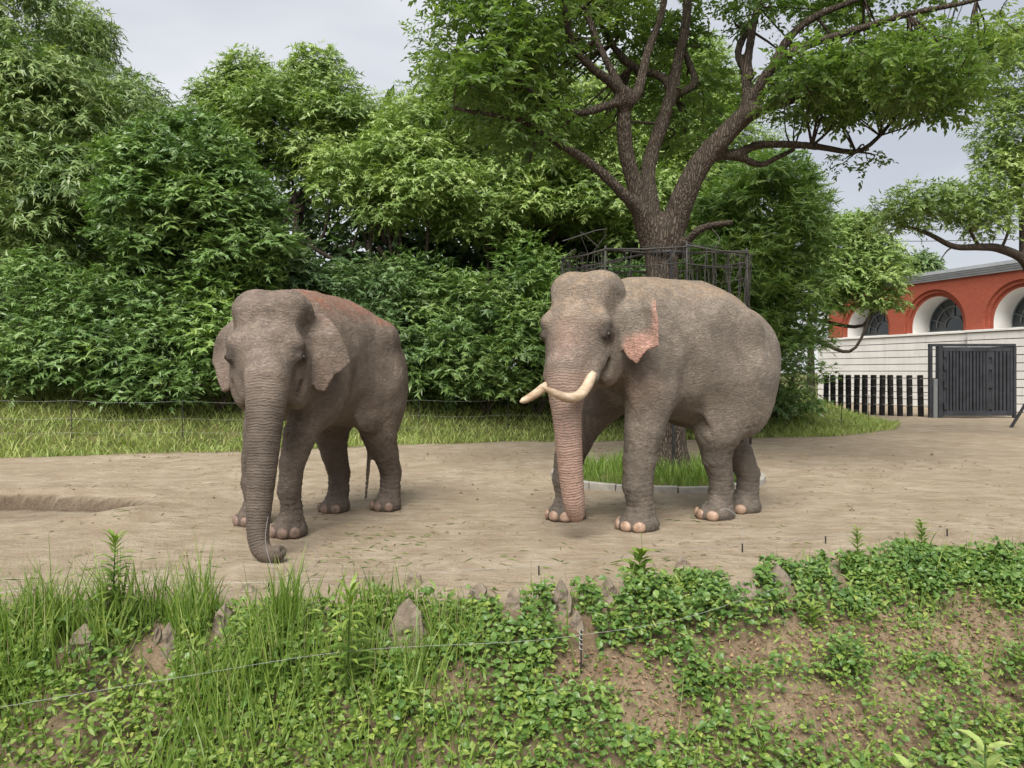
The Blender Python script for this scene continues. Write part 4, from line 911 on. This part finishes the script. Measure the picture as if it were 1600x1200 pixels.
# the tuskless elephant
def dust1(V, lh, lb, nr): return sst(.35, .8, nr[:, 2]) * sst(2.0, 2.3, lb[:, 2]) * sst(.9, .3, lb[:, 0]) * .95 + .12 * sst(.5, .9, nr[:, 2]) * sst(.2, .5, lh[:, 2])
def pink1(V, lh, lb, arcv, trm, earm, ea, eb): return .30 * earm * sst(.05, -.3, eb)
SK1 = mat('skin_brown_grey', f_skin((.132, .102, .080), (.220, .176, .140), (.34, .23, .18), (.27, .12, .075)))
p = [gp_(455, 842), gp_(397, 824), gp_(526, 803), gp_(607, 800)]
tail1 = [(-1.80, 9.72, 1.95, .09), (-1.80, 9.72, 1.4, .05), (*W(578, 690, 9.35), .030), (*W(575, 735, 9.3), .024), (*W(571, 778, 9.28), .018)]
elephant('elephant', 'dark brown tuskless elephant with its trunk tip curled on the sand', (-2.2, 8.8), (-.42, -.907),
    [(.42, 1.92, .58), (.10, 1.82, .74), (-.45, 1.78, .74), (-.80, 1.76, .60)],
    [(*p[0], 'FL', 0), (*p[1], 'FR', 0), (*p[2], 'RR', .12), (*p[3], 'RL', .10)],
    (-2.42, 7.75, 1.92), (.10, -.995, 0),
    [(418, 590, 7.16, .235), (415, 640, 7.08, .195), (412, 690, 7.03, .166), (409, 740, 6.98, .145), (405, 790, 6.93, .125), (403, 830, 6.88, .108), (408, 858, 6.84, .092), (424, 868, 6.80, .082), (436, 863, 6.77, .070)],
    [(1, EARP, (.0, .36, -.02), (.02, 1.0, 0), -.1, (-.7, -1.2, .14)), (-1, EARP, (-.04, -.35, -.02), (-.42, .90, 0), -.1, (-.7, -1.2, .14))],
    SK1, 1.0, tail=tail1, legk=.92, fl=.86, rl=1.02, nails='nail_dark', dust=dust1, pink=pink1, shoulder=.97, trunkdark=.85)
# the tusked bull
def dust2(V, lh, lb, nr): return sst(.4, .85, nr[:, 2]) * sst(2.1, 2.45, lb[:, 2]) * .85 + .5 * sst(.4, .9, nr[:, 2]) * sst(.3, .55, lh[:, 2]) + .55 * (lh[:, 0] > .1) * sst(-.25, .15, lh[:, 2]) * sst(.42, .2, np.abs(lh[:, 1]))
def pink2(V, lh, lb, arcv, trm, earm, ea, eb):
    p = earm * np.maximum(sst(-.02, -.20, eb - .35 * (ea - .2) + .05 * vnoise(V, 9, 2, 31)), .85 * sst(.33, .40, ea))
    p = np.maximum(p, trm * (.30 + .22 * sst(.2, .9, arcv)) * (lh[:, 0] > .05)); mid = np.exp(-(lh[:, 1] / .2) ** 2)
    p = np.maximum(p, .36 * mid * (lh[:, 0] > .2) * np.exp(-((lh[:, 2] + .12) / .28) ** 2))
    return np.maximum(p, .35 * np.exp(-(((lh[:, 0] + .1) / .2) ** 2 + ((lh[:, 2] + .62) / .2) ** 2)))
SK2 = mat('skin_grey', f_skin((.150, .124, .100), (.240, .200, .162), (.50, .275, .21), (.30, .22, .15)))
p = [gp_(1000, 832), gp_(888, 815), gp_(1122, 814), gp_(1164, 803)]
EAR2 = [(-.06, .10), (.02, .32), (.10, .40), (.21, .35), (.38, .24), (.425, .04), (.43, -.22), (.32, -.26), (.21, -.40), (.12, -.34), (.03, -.18), (-.05, -.12)]
elephant('elephant', 'grey bull elephant with pale tusks and pink-edged ears beside the kerbed tree', (1.83, 8.88), (-.906, -.423),
    [(.52, 2.06, .60), (.20, 1.96, .77), (-.40, 1.90, .82), (-.86, 1.84, .66)],
    [(*p[0], 'FL', 0), (*p[1], 'FR', 0), (*p[2], 'RL', .16), (*p[3], 'RR', .06)],
    (.77, 8.05, 2.15), (-.45, -.89, 0),
    [(887, 575, 7.66, .25), (885, 612, 7.62, .205), (886, 650, 7.60, .160), (889, 700, 7.60, .145), (893, 750, 7.62, .130), (897, 785, 7.64, .118), (900, 803, 7.68, .095)],
    [(1, EAR2, (.0, .36, .03), (.0, 1.0, 0), -.08, (.15, -1.6, .14)), (-1, EAR2, (-.12, -.34, .02), (-.95, .25, 0), 0, (.3, -1.2, .10))],
    SK2, 1.0, tusks=([(925, 584, 7.56, .058), (918, 602, 7.47, .062), (906, 617, 7.38, .060), (890, 622, 7.29, .055), (870, 616, 7.19, .045), (847, 604, 7.10, .026)],
                     [(868, 600, 7.75, .060), (852, 605, 7.66, .058), (836, 616, 7.52, .050), (824, 623, 7.42, .042), (813, 628, 7.34, .030)]),
    legk=1.10, fl=.97, rl=.92, pink=pink2, dust=dust2, sheath=True, tail=[(2.90, 9.42, 2.1, .09), (3.02, 9.52, 1.7, .05), (3.0, 9.6, 1.1, .03), (2.98, 9.6, .8, .02)])
# ------------------------------------------------------------------ grass, ground cover, stones, weeds, wires
def to_px(P): return 800 + FPX * P[:, 0] / P[:, 1], HOR + FPX * (CAMH - P[:, 2]) / P[:, 1]
def blades(name, P, H, Wd, lean, bend, v, segs=3, h=None):
    n = len(P); a = rng.uniform(0, 2 * math.pi, n); dr = np.stack([np.cos(a), np.sin(a), 0 * a], 1) * lean[:, None]; sd = np.stack([-np.sin(a), np.cos(a), 0 * a], 1)
    tw = rng.uniform(0, 2 * math.pi, n); sd = nrm(np.stack([np.cos(tw), np.sin(tw), 0 * tw], 1) * .6 + sd * .4); rows = []
    for i in range(segs):
        t = i / segs; c = P + dr * (H * (t * .35 + bend * t * t))[:, None]; c[:, 2] += H * (t - .30 * bend * t * t); w = sd * (Wd * (1 - t) ** .7 * .5)[:, None]; rows += [c - w, c + w]
    c = P + dr * (H * (.35 + bend))[:, None]; c[:, 2] += H * (1 - .30 * bend - .35 * np.maximum(bend - .6, 0)); rows.append(c); k = 2 * segs + 1
    V = np.stack(rows, 1).reshape(-1, 3); o = (np.arange(n) * k)[:, None]
    Qs = [np.concatenate([o + 2 * i, o + 2 * i + 1, o + 2 * i + 3, o + 2 * i + 2], 1) for i in range(segs - 1)]; T = np.concatenate([o + k - 3, o + k - 2, o + k - 1], 1)
    me = mesh_np(name, V, ([np.concatenate(Qs)] if Qs else []) + [T]); attr(me, 'v', np.repeat(np.clip(v, 0, 1), k)); attr(me, 'h', np.repeat(np.zeros(n) if h is None else np.clip(h, 0, 1), k)); return me
def scatter(n, x0, x1, y0, y1, f):
    out = []; c = 0
    while c < n:
        x = rng.uniform(x0, x1, n); y = rng.uniform(y0, y1, n); k = rng.random(n) < f(x, y); out.append(np.stack([x[k], y[k]], 1)); c += k.sum()
        if len(out) > 60: break
    p = np.concatenate(out)[:n]; return np.column_stack([p, height(p[:, 0], p[:, 1])])
# bank behind the yard
P = scatter(38000, -17, 14, 12.5, 28, lambda x, y: np.where(polysd(x, y, MOUND) < .15 + .25 * vn2(x, y, 1.5, 2, 12), np.where(polysd(x, y, MOUND) > -4.6, 1., .12), 0.) * (np.abs(x) < y * .72))
n = len(P); hn = vn2(P[:, 0], P[:, 1], .8, 3, 13)
tag(obj('bank_grass', blades('bank_grass', P, np.clip(.18 + .11 * hn + rng.normal(0, .06, n), .05, .55), rng.uniform(.014, .034, n), rng.uniform(.5, 1.1, n), rng.uniform(.3, 1.0, n), .5 + .28 * hn + rng.normal(0, .16, n), 2, h=(rng.random(n) < .12) * .8), M['grass_bank']), 'long yellow-green grass covering the bank below the hedge', 'grass', kind='stuff')
# ring under the tree
P = scatter(4200, TREE_C[0] - 1.6, TREE_C[0] + 1.6, TREE_C[1] - 1.6, TREE_C[1] + 1.6, lambda x, y: ((np.hypot(x - TREE_C[0], y - TREE_C[1]) < TREE_R - .07) * np.clip(.5 + vn2(x, y, 1.6, 2, 14), .15, 1)))
n = len(P); tag(obj('ring_grass', blades('ring_grass', P, np.clip(rng.normal(.24, .09, n), .07, .55), rng.uniform(.008, .018, n), rng.uniform(.2, .8, n), rng.uniform(.1, .8, n), rng.normal(.5, .18, n), 3), M['grass']), 'green grass filling the kerbed ring around the tree', 'grass', kind='stuff')
# near bank: bare places, then leaves, then blades
BARE = [(1300, 1010, 190, 40), (1510, 1000, 160, 60), (960, 1065, 130, 40), (1140, 1030, 90, 45), (1030, 1120, 110, 40), (1260, 1130, 150, 45), (1480, 1100, 120, 30), (700, 1080, 60, 35), (1330, 1180, 160, 25)]
def bare(x, y):
    P = np.column_stack([x, y, height(x, y)]); u, v = to_px(P); b = np.zeros(len(x))
    for a, c, ra, rc in BARE: b = np.maximum(b, np.exp(-(((u - a) / ra) ** 2 + ((v - c) / rc) ** 2) ** 1.5))
    return np.clip(.60 * b + .55 * vn2(x, y, 3.4, 3, 15) * (.25 + .75 * sst(420, 900, u)) + .04, 0, 1)
inb = lambda x, y: (edge_y(x) - y > -.05 - .22 * np.clip(vn2(x, y, 2.2, 2, 16) + .2, -.3, 1)) & (np.abs(x) < y * .76 + 1.5) & (y > 3.3)
STONES = [(638, 985, 56, 66), (799, 942, 24, 38), (880, 950, 26, 58), (948, 930, 32, 40), (350, 978, 30, 46), (268, 1015, 28, 58), (126, 1008, 44, 46), (1216, 912, 32, 42), (1300, 896, 18, 22), (1160, 920, 44, 26), (745, 930, 34, 30), (905, 975, 22, 30), (245, 995, 20, 28)]
def hit(px, py):                                    # where the picture ray meets the ground
    d = np.linspace(2.5, 60, 5000); x = (px - 800) / FPX * d; z = CAMH - (py - HOR) / FPX * d; g = height(x, d); i = int(np.argmax(z < g)); return np.array((x[i], d[i], g[i]))
SPOT = [hit(a, b_) for a, b_, w_, h_ in STONES]
def clear(x, y, k=1.):                              # plants keep off the front of the stones
    m = np.ones(len(x))
    for q, (a, b_, w_, h_) in zip(SPOT, STONES):
        r = max(.10, w_ * q[1] / FPX * .75) * k; m *= 1 - .93 * (np.hypot((x - q[0]) / r, (y - (q[1] - .10)) / (.20 * k)) < 1)
    return m
slope_n = np.array((0, -.45, .9))
def cover(name, label, n, ln, lw, mt, dens, v0, h0, thk, seed, tilt=.35, cat='ground cover'):
    P = scatter(n, -6.6, 8.5, 3.3, 8.6, lambda x, y: inb(x, y) * np.clip(dens(x, y), 0, 1) * clear(x, y)); n = len(P)
    brz = bare(P[:, 0], P[:, 1]); th = np.clip(thk * (1 + 1.4 * (vn2(P[:, 0], P[:, 1], 1.7, 3, 17) + .1)), .02, .40) * np.clip(1.1 - bare(P[:, 0], P[:, 1]), .12, 1); zz = rng.random(n) ** .6; P[:, 2] += th * zz + .008
    A = rng.normal(0, 1, (n, 3)); A[:, 2] = A[:, 2] * tilt + (.6 if tilt > .5 else 0); A[:, 1] -= .25; pt = vn2(P[:, 0], P[:, 1], 2.4, 3, seed); sz = np.clip(np.exp(rng.normal(0, .30, n)) * (1 + .3 * pt), .4, 1.5) * (1 - .35 * brz)
    tag(obj(name, leaf_mesh(name, P, A, slope_n + rng.normal(0, .42, (n, 3)), ln * sz, lw * sz, v0 + .28 * zz + .30 * pt + rng.normal(0, .14, n), (rng.random(n) < h0) * rng.uniform(.3, 1, n), six=True, fold=.15), M[mt]), label, cat, kind='stuff')
upx = lambda x, y: 800 + FPX * x / y
cover('ground_cover', 'dense low ground cover of small green leaves on the near slope', 52000, .042, .029, 'leaf_cover', lambda x, y: np.clip(1.02 - 1.05 * bare(x, y), .36, 1) * np.clip(.8 + .7 * vn2(x, y, 1.1, 2, 71), .3, 1) * (1 - .25 * sst(450, 950, upx(x, y))), .30, .15, .11, 18)
cover('ivy', 'darker broad ivy leaves trailing over the rim and slope', 16000, .050, .037, 'leaf_ivy', lambda x, y: (.95 - 1.6 * bare(x, y)) * np.clip(np.clip((upx(x, y) - 500) / 500, .08, 1) * np.clip((y - edge_y(x) + 1.5) / .9, .1, 1) + .25 * vn2(x, y, 1.5, 2, 72), 0, 1), .34, .08, .15, 73)
cover('herbs', 'thin upright herb leaves mixed into the ground cover', 9000, .075, .014, 'grass', lambda x, y: (1 - 1.1 * bare(x, y)) * np.clip(.45 + .9 * vn2(x, y, 1.9, 2, 74), .05, 1), .40, .25, .13, 75, .9)
P = scatter(8500, -5.5, 7, 3.4, 7.8, lambda x, y: inb(x, y) * np.clip(.12 + bare(x, y), 0, 1)); n = len(P); P[:, 2] += rng.uniform(.004, .03, n); A = rng.normal(0, 1, (n, 3)); A[:, 2] *= .3
tag(obj('leaf_litter', leaf_mesh('leaf_litter', P, A, slope_n + rng.normal(0, .5, (n, 3)), np.exp(rng.normal(-3.5, .45, n)), np.exp(rng.normal(-4.3, .4, n)), rng.random(n), (rng.random(n) < .25) * .9), M['leaf_litter']), 'dry brown leaves scattered over the bare soil of the slope', 'leaf litter', kind='stuff')
def gl(x, y):                                       # tall grass mostly where the slope is lush
    P = np.column_stack([x, y, height(x, y)]); u, v = to_px(P); return inb(x, y) * clear(x, y, .8) * np.clip(np.clip((1000 - u) / 700, .08, 1) * (1.0 - bare(x, y)) * np.clip(.40 + 1.5 * vn2(x, y, 1.5, 2, 19), .03, 1) * (.16 + .84 * sst(1150, 1010, v)), 0, 1)
P = scatter(10000, -5.5, 6.5, 3.4, 7.8, gl); n = len(P); u, v = to_px(P); tall = np.clip((950 - u) / 600, .25, 1)
tag(obj('tall_grass', blades('tall_grass', P, np.clip(rng.normal(.34, .13, n), .1, .8) * (.45 + .6 * tall), rng.uniform(.006, .017, n), rng.uniform(.15, .7, n), rng.uniform(.1, .75, n), rng.normal(.52, .2, n), 4, h=(rng.random(n) < .08) * .8), M['grass']), 'tall thin grass blades standing up through the near slope', 'grass', kind='stuff')
P = scatter(260, -4.5, 5, 4.6, 7.6, gl); n = len(P); tag(obj('dry_stalks', blades('dry_stalks', P, rng.uniform(.3, .75, n), rng.uniform(.003, .006, n), rng.uniform(.1, .5, n), rng.uniform(.0, .5, n), rng.random(n), 4), M['straw']), 'thin dry stalks among the grass of the near slope', 'dry grass', kind='stuff')
# straw and cut grass lying on the sand
P = scatter(1700, -7, 8, 5.2, 16, lambda x, y: (edge_y(x) - y < -.05) * (polysd(x, y, MOUND) > .2) * np.clip(.25 + 1.3 * vn2(x, y, .9, 3, 20) + .7 * np.exp(-(edge_y(x) - y) ** 2 / .5), .02, 1)); n = len(P)
P[:, 2] += .010; A = rng.normal(0, 1, (n, 3)); A[:, 2] = 0
tag(obj('straw', leaf_mesh('straw', P, A, np.array((0, 0, 1.)) + rng.normal(0, .15, (n, 3)), rng.uniform(.04, .17, n), rng.uniform(.003, .008, n), rng.random(n), 0 * rng.random(n), fold=0.), M['straw']), 'bits of straw scattered across the sandy yard', 'straw', kind='stuff')
P = scatter(230, -6, 3, 5.2, 9, lambda x, y: (edge_y(x) - y < -.02) * np.clip(vn2(x, y, 1.1, 2, 21) * 2 - .1, 0, 1)); n = len(P); P[:, 2] += .012; A = rng.normal(0, 1, (n, 3)); A[:, 2] = 0
tag(obj('cut_grass', leaf_mesh('cut_grass', P, A, np.array((0, 0, 1.)) + rng.normal(0, .2, (n, 3)), rng.uniform(.06, .2, n), rng.uniform(.004, .009, n), rng.random(n) * .8, 0 * rng.random(n), fold=0.), M['grass']), 'cut green grass stems dropped on the sand', 'cut grass', kind='stuff')
P = scatter(420, -8, 9, 5.4, 17, lambda x, y: (edge_y(x) - y < -.1) * (polysd(x, y, MOUND) > .1) * (np.hypot(x - TREE_C[0], y - TREE_C[1]) > 1.75) * np.clip(.1 + vn2(x, y, .8, 3, 23) + .6 * (polysd(x, y, MOUND) < 1.2), .03, 1)); n = len(P)
dv, dq = dome((0, 0, 0), np.eye(3), np.ones(3), 6, 4); sz = np.exp(rng.normal(-4.4, .45, n)); Vc = P[:, None] + dv[None] * (sz[:, None] * rng.uniform(.6, 1.3, (n, 3)))[:, None] * rng.uniform(.75, 1.2, (n, len(dv), 1))
mc = mesh_np('clods', Vc.reshape(-1, 3), [(np.array(dq)[None] + (np.arange(n) * len(dv))[:, None, None]).reshape(-1, 4)]); M['clod'] = plain('clod', (.17, .125, .085), .95, .4, 3)
tag(obj('clods', mc, M['clod']), 'small clods and crumbs of earth scattered on the sandy yard', 'clods', kind='stuff')
# pointed stones set along the rim
def f_stone(b):
    n = b.noise(7, 6, .65); c = b.mixc(b.ramp(n, (.32, 0), (.68, 1)), (.12, .095, .072), (.30, .245, .19)); c = b.mixc(b.ramp(b.noise(23, 4), (.5, 0), (.7, .6)), c, (.20, .19, .14))
    return b.bsdf(c, .95, b.bump(b.math('ADD', n, b.math('MULTIPLY', b.voro(18), .5)), .9, .03), spec=.1)
M['stone'] = mat('stone', f_stone)
stones = [(638, 985, 56, 62, 'largest blunt stone standing in the grass of the slope'), (799, 942, 24, 36, 'small pointed stone in grass beside the tall narrow stone'), (880, 950, 26, 58, 'tall narrow upright stone on the rim below the tusked elephant\'s trunk'),
          (948, 930, 32, 40, 'leaning pointed stone next to the tall narrow stone'), (350, 978, 30, 44, 'reddish pointed stone below the curled trunk tip'), (268, 1015, 28, 58, 'slim pointed stone deep in the tall grass'), (126, 1008, 44, 46, 'rough reddish stone half buried beside the leafy spike weed'),
          (1216, 912, 32, 42, 'wide pointed stone in ivy below the bull\'s hind feet'), (1300, 896, 18, 22, 'small stone tip poking out of the ivy'), (1160, 920, 44, 26, 'broad low stone wedge at the top of the bare gully'), (650, 905, 26, 24, 'low grey stone on the edge of the sand'),
          (576, 903, 18, 20, 'small grey stone point on the edge of the sand below the bull\'s gap'), (745, 930, 34, 30, 'pale rounded stone on the rim between the two elephants'), (390, 915, 26, 16, 'flat little stone on the sand by the curled trunk'), (155, 932, 34, 22, 'dark low stone behind the leafy spike weed'), (1065, 878, 18, 22, 'little stone point on the rim below the bull\'s hind feet'), (905, 975, 22, 30, 'small stone hidden low beside the tall narrow stone'), (245, 995, 20, 28, 'dark stone sliver beside the slim pointed stone')]
for i, (px, py, w, h, lab) in enumerate(stones):
    q = hit(px, py + 8); s = q[1] / FPX; w_, h_ = w * s * .95, h * s * .92 + .05; nu, nv = 8, 5; V = []
    for b_ in range(nv):
        t = b_ / (nv - 1)
        for a_ in range(nu):
            an = a_ * 2 * math.pi / nu; an += .25 * math.sin(i * 5 + a_ * 2.1); r = (.5 * (1 - t ** 2.2) ** .55 + .05) * (1 + .22 * math.sin(a_ * 2.7 + i) + .12 * math.sin(b_ * 3.1 + a_ * 1.3 + i)); V.append((r * math.cos(an) * w_ + (t * .16 * math.sin(i * 2.3)) * w_, r * math.sin(an) * w_ * .8, t * h_ - .06))
    V = np.array(V); V += (vnoise(V, 2.2 / w_ if w_ > .05 else 25, 2, i)[:, None]) * nrm(V * np.array((1, 1, .3))) * w_ * .16
    V = np.vstack([V, (V[-nu:].mean(0) + (0, 0, .005))]); Qs = [(b_ * nu + k, b_ * nu + (k + 1) % nu, (b_ + 1) * nu + (k + 1) % nu, (b_ + 1) * nu + k) for b_ in range(nv - 1) for k in range(nu)]
    mb = MB(); mb.add(V, Qs, [((nv - 1) * nu + k, (nv - 1) * nu + (k + 1) % nu, nv * nu) for k in range(nu)])
    o = mb.build('pointed_stone', M['stone'], None, False); o.location = q; tag(o, lab, 'stone', 'stones along the rim of the near slope')
# one thick tuft below the curled trunk
q = hit(445, 990); n = 60; P = q + np.column_stack([rng.normal(0, .09, n), rng.normal(0, .06, n), np.zeros(n)]); P[:, 2] = height(P[:, 0], P[:, 1]) - .01
o = empty('grass_tuft', q); tag(o, 'thick tuft of tall bright grass on the rim below the curled trunk tip', 'grass tuft')
obj('blade_cluster', blades('blade_cluster', P - q, rng.uniform(.35, .62, n), rng.uniform(.010, .018, n), rng.uniform(.15, .5, n), rng.uniform(.1, .6, n), rng.normal(.5, .15, n), 4), M['grass'], o)
# single weeds
def weed(name, label, px, py, hpx, nl, ll, lw, lm, stem_r=.006, droop=.5, lean=0., top=1.0, lat=.25, spire=False, q=None):
    q = hit(px, py) if q is None else np.asarray(q, float); H = hpx * q[1] / FPX; root = empty(name, q); tag(root, label, 'weed', 'weeds on the near slope')
    S = spline([(0, 0, -.03), (lean * H * .4, 0, H * .5), (lean * H, .02, H)], 9); mb = MB(); mb.tube(S, np.linspace(stem_r, stem_r * .5, 9), 6); mb.build('stem', M['grass'], root, True); mb_at = S
    me_l = {}
    for i in range(nl):
        t = lat + (top - lat) * (i + rng.random() * .5) / nl; pt = S[min(8, int(t * 8))] + (S[min(8, int(t * 8) + 1)] - S[min(8, int(t * 8))]) * ((t * 8) % 1); an = i * 2.4
        dr = np.array((math.cos(an), math.sin(an), .55 if not spire else .25 + .9 * (t > .85))); sz = ll * rng.uniform(.75, 1.15) * (1.15 - .45 * t)
        me = leaf_mesh('leaf', pt[None], dr[None] + rng.normal(0, .12, (1, 3)), np.array(((0, 0, 1.),)) - .3 * dr[None], np.array((sz,)), np.array((sz * lw / ll,)), np.array((rng.uniform(.35, .8),)), np.array((.3 * (t > .8),)), six=True, fold=.12)
        obj('leaf', me, M[lm], root)
    return root
weed('leafy_weed', 'tall spike weed with whorled narrow leaves on the rim by the wallow', 178, 985, 142, 60, .17, .040, 'grass', .006, lat=.35, spire=True)
weed('leafy_weed', 'tall weed with long narrow leaves rising before the largest blunt stone', 543, 1100, 175, 54, .20, .042, 'leaf_cover', .007, lean=.02, spire=True)
weed('leafy_weed', 'broad-leaved weed clump on the rim below the bull\'s front foot', 1000, 925, 62, 30, .19, .08, 'leaf_cover', .007, lat=.15)
weed('leafy_weed', 'slender seedling shoot in front of the bull\'s front foot', 1003, 900, 70, 8, .05, .018, 'grass', .003, lat=.3)
weed('leafy_weed', 'yellowish leafy shoot on the bare slope below the wide stone', 1270, 985, 40, 18, .14, .05, 'grass', .004, lat=.2)
weed('leafy_weed', 'bushy fine-leaved weed on the rim beyond the wide stone', 1440, 865, 52, 36, .13, .035, 'grass', .004, lat=.1)
weed('leafy_weed', 'feathery weed on the rim farthest along towards the gate side', 1340, 870, 46, 34, .12, .03, 'grass', .004, lat=.1)
weed('leafy_weed', 'low rosette weed in the shade of the ivy at the foot of the slope', 640, 1120, 40, 14, .12, .03, 'leaf_cover', .005, lat=.1)
# pale shrub twigs on the visitors' side, reaching up into the corner
M['leaf_pale'] = leafmat('leaf_pale', (.20, .29, .06), (.32, .42, .11), (.46, .54, .20), .3)
for (px, py, d, lab) in ((1545, 1160, 2.6, 'larger pale-leaved shrub sprig at the visitors\' side of the moat'), (1430, 1192, 2.6, 'smaller pale-leaved sprig at the visitors\' side of the moat')):
    tp = W(px, py, d); b0 = np.array((tp[0], tp[1], gz(tp[0], tp[1]))); r_ = weed('pale_sprig', lab, px, py, (tp[2] - b0[2]) * FPX / d, 16 if px > 1500 else 8, .13, .052, 'leaf_pale', .006, lat=.90, top=1.0, q=b0)
    r_['group'] = 'pale sprigs at the visitors\' side'
# electric fences
bf = empty('electric_fence', (0, 16.5, 0)); tag(bf, 'thin electric fence of slim rods and wires along the grass bank', 'fence'); off = np.array((0, 16.5, 0))
fx = [(-11.4, 16.0), (-9.4, 16.4), (-7.3, 17.0), (-5.0, 17.9), (-2.3, 18.9), (-.1, 19.3), (2.2, 19.7), (4.8, 20.1), (7.2, 20.9), (9.6, 22.4), (11.6, 25.0)]; rods = []
for x, y in fx:
    z = gz(x, y); rods.append((x, y, z)); mb = MB(); mb.tube(np.array([(x, y, z - .1), (x + rng.normal(0, .02), y, z + .85)]) - off, .010, 5); mb.build('rod', M['post'], bf)
for hgt in (.12, .42, .80):
    mb = MB(); pts = []
    for a_, b_ in zip(rods[:-1], rods[1:]):
        for t in (0, .33, .66): pts.append((a_[0] + (b_[0] - a_[0]) * t, a_[1] + (b_[1] - a_[1]) * t - .02, a_[2] + (b_[2] - a_[2]) * t + hgt - .05 * math.sin(math.pi * t)))
    mb.tube(np.array(pts) - off, .002, 4); mb.build('wire', M['wire'], bf)
nf = empty('electric_fence', (0, 5, 0)); tag(nf, 'single pale electric wire strung across the near slope on twisted insulator stakes', 'fence'); off = np.array((0, 5., 0)); path = [(-40, 1112), (0, 1105), (270, 1060), (540, 1018), (800, 1003), (908, 992), (1060, 968), (1210, 920)]
pts = []
for px, py in path: q = hit(max(px, -40), py); d = q[1] - .33; pts.append(W(px, py, d))
mb = MB(); mb.tube(spline(np.array(pts) - off, 50), .0013, 5); mb.build('wire', M['white_wire'], nf)
for px, py in ((908, 985), (1210, 905)):
    d = hit(px, py)[1] - .30; t0 = W(px, py, d); zb_ = gz(t0[0], t0[1]); mb = MB(); mb.tube(np.array([(t0[0], t0[1], zb_ - .05), t0]) - off, .006, 6); mb.build('stake', M['post'], nf)
    mb = MB(); tt = np.linspace(0, 1, 30); mb.tube(np.column_stack([t0[0] + .012 * np.cos(tt * 26), t0[1] + .012 * np.sin(tt * 26), t0[2] - .14 * tt]) - off, .0035, 5); mb.build('insulator_coil', M['white_wire'], nf)
rf = empty('electric_fence', (0, 6.2, 0)); tag(rf, 'low electric wire on short black stakes along the rim of the sand', 'fence'); off = np.array((0, 6.2, 0)); pts = []
for px, py in ((-60, 950), (54, 935), (420, 925), (842, 900), (1160, 862), (1290, 850), (1480, 838)):
    q = hit(px, py); mb = MB(); tp = q + (0, 0, .075); mb.tube(np.array([q - (0, 0, .05), tp]) - off, .007, 6); mb.build('stake', M['post'], rf); pts.append(tp)
mb = MB(); mb.tube(np.array(pts) - off, .0013, 4); mb.build('wire', M['wire'], rf)
for lab, pp in (('bent white wire sticking up behind the curled trunk tip', [(455, 905), (430, 895), (415, 850), (418, 812), (420, 808)]), ('curved white wire arching from the rim stake before the bull\'s hind feet', [(1160, 845), (1160, 825), (1150, 805), (1135, 795), (1125, 797)]), ('looping white wire lying on the sand beside the tuskless elephant', [(470, 845), (490, 860), (496, 880), (480, 892), (465, 893)])):
    d = hit(pp[0][0], pp[0][1] + 4)[1] - .02; mb = MB(); P3 = [W(a_, b_, d) for a_, b_ in pp]
    if 'looping' in lab: P3 = [hit(a_, b_) + (0, 0, .012) for a_, b_ in pp]
    o0 = np.array(P3[0]); mb.tube(spline(np.array(P3) - o0, 16), .0020, 5); o = mb.build('bent_wire', M['white_wire']); o.location = o0; tag(o, lab, 'wire', 'loose white wires on the rim')
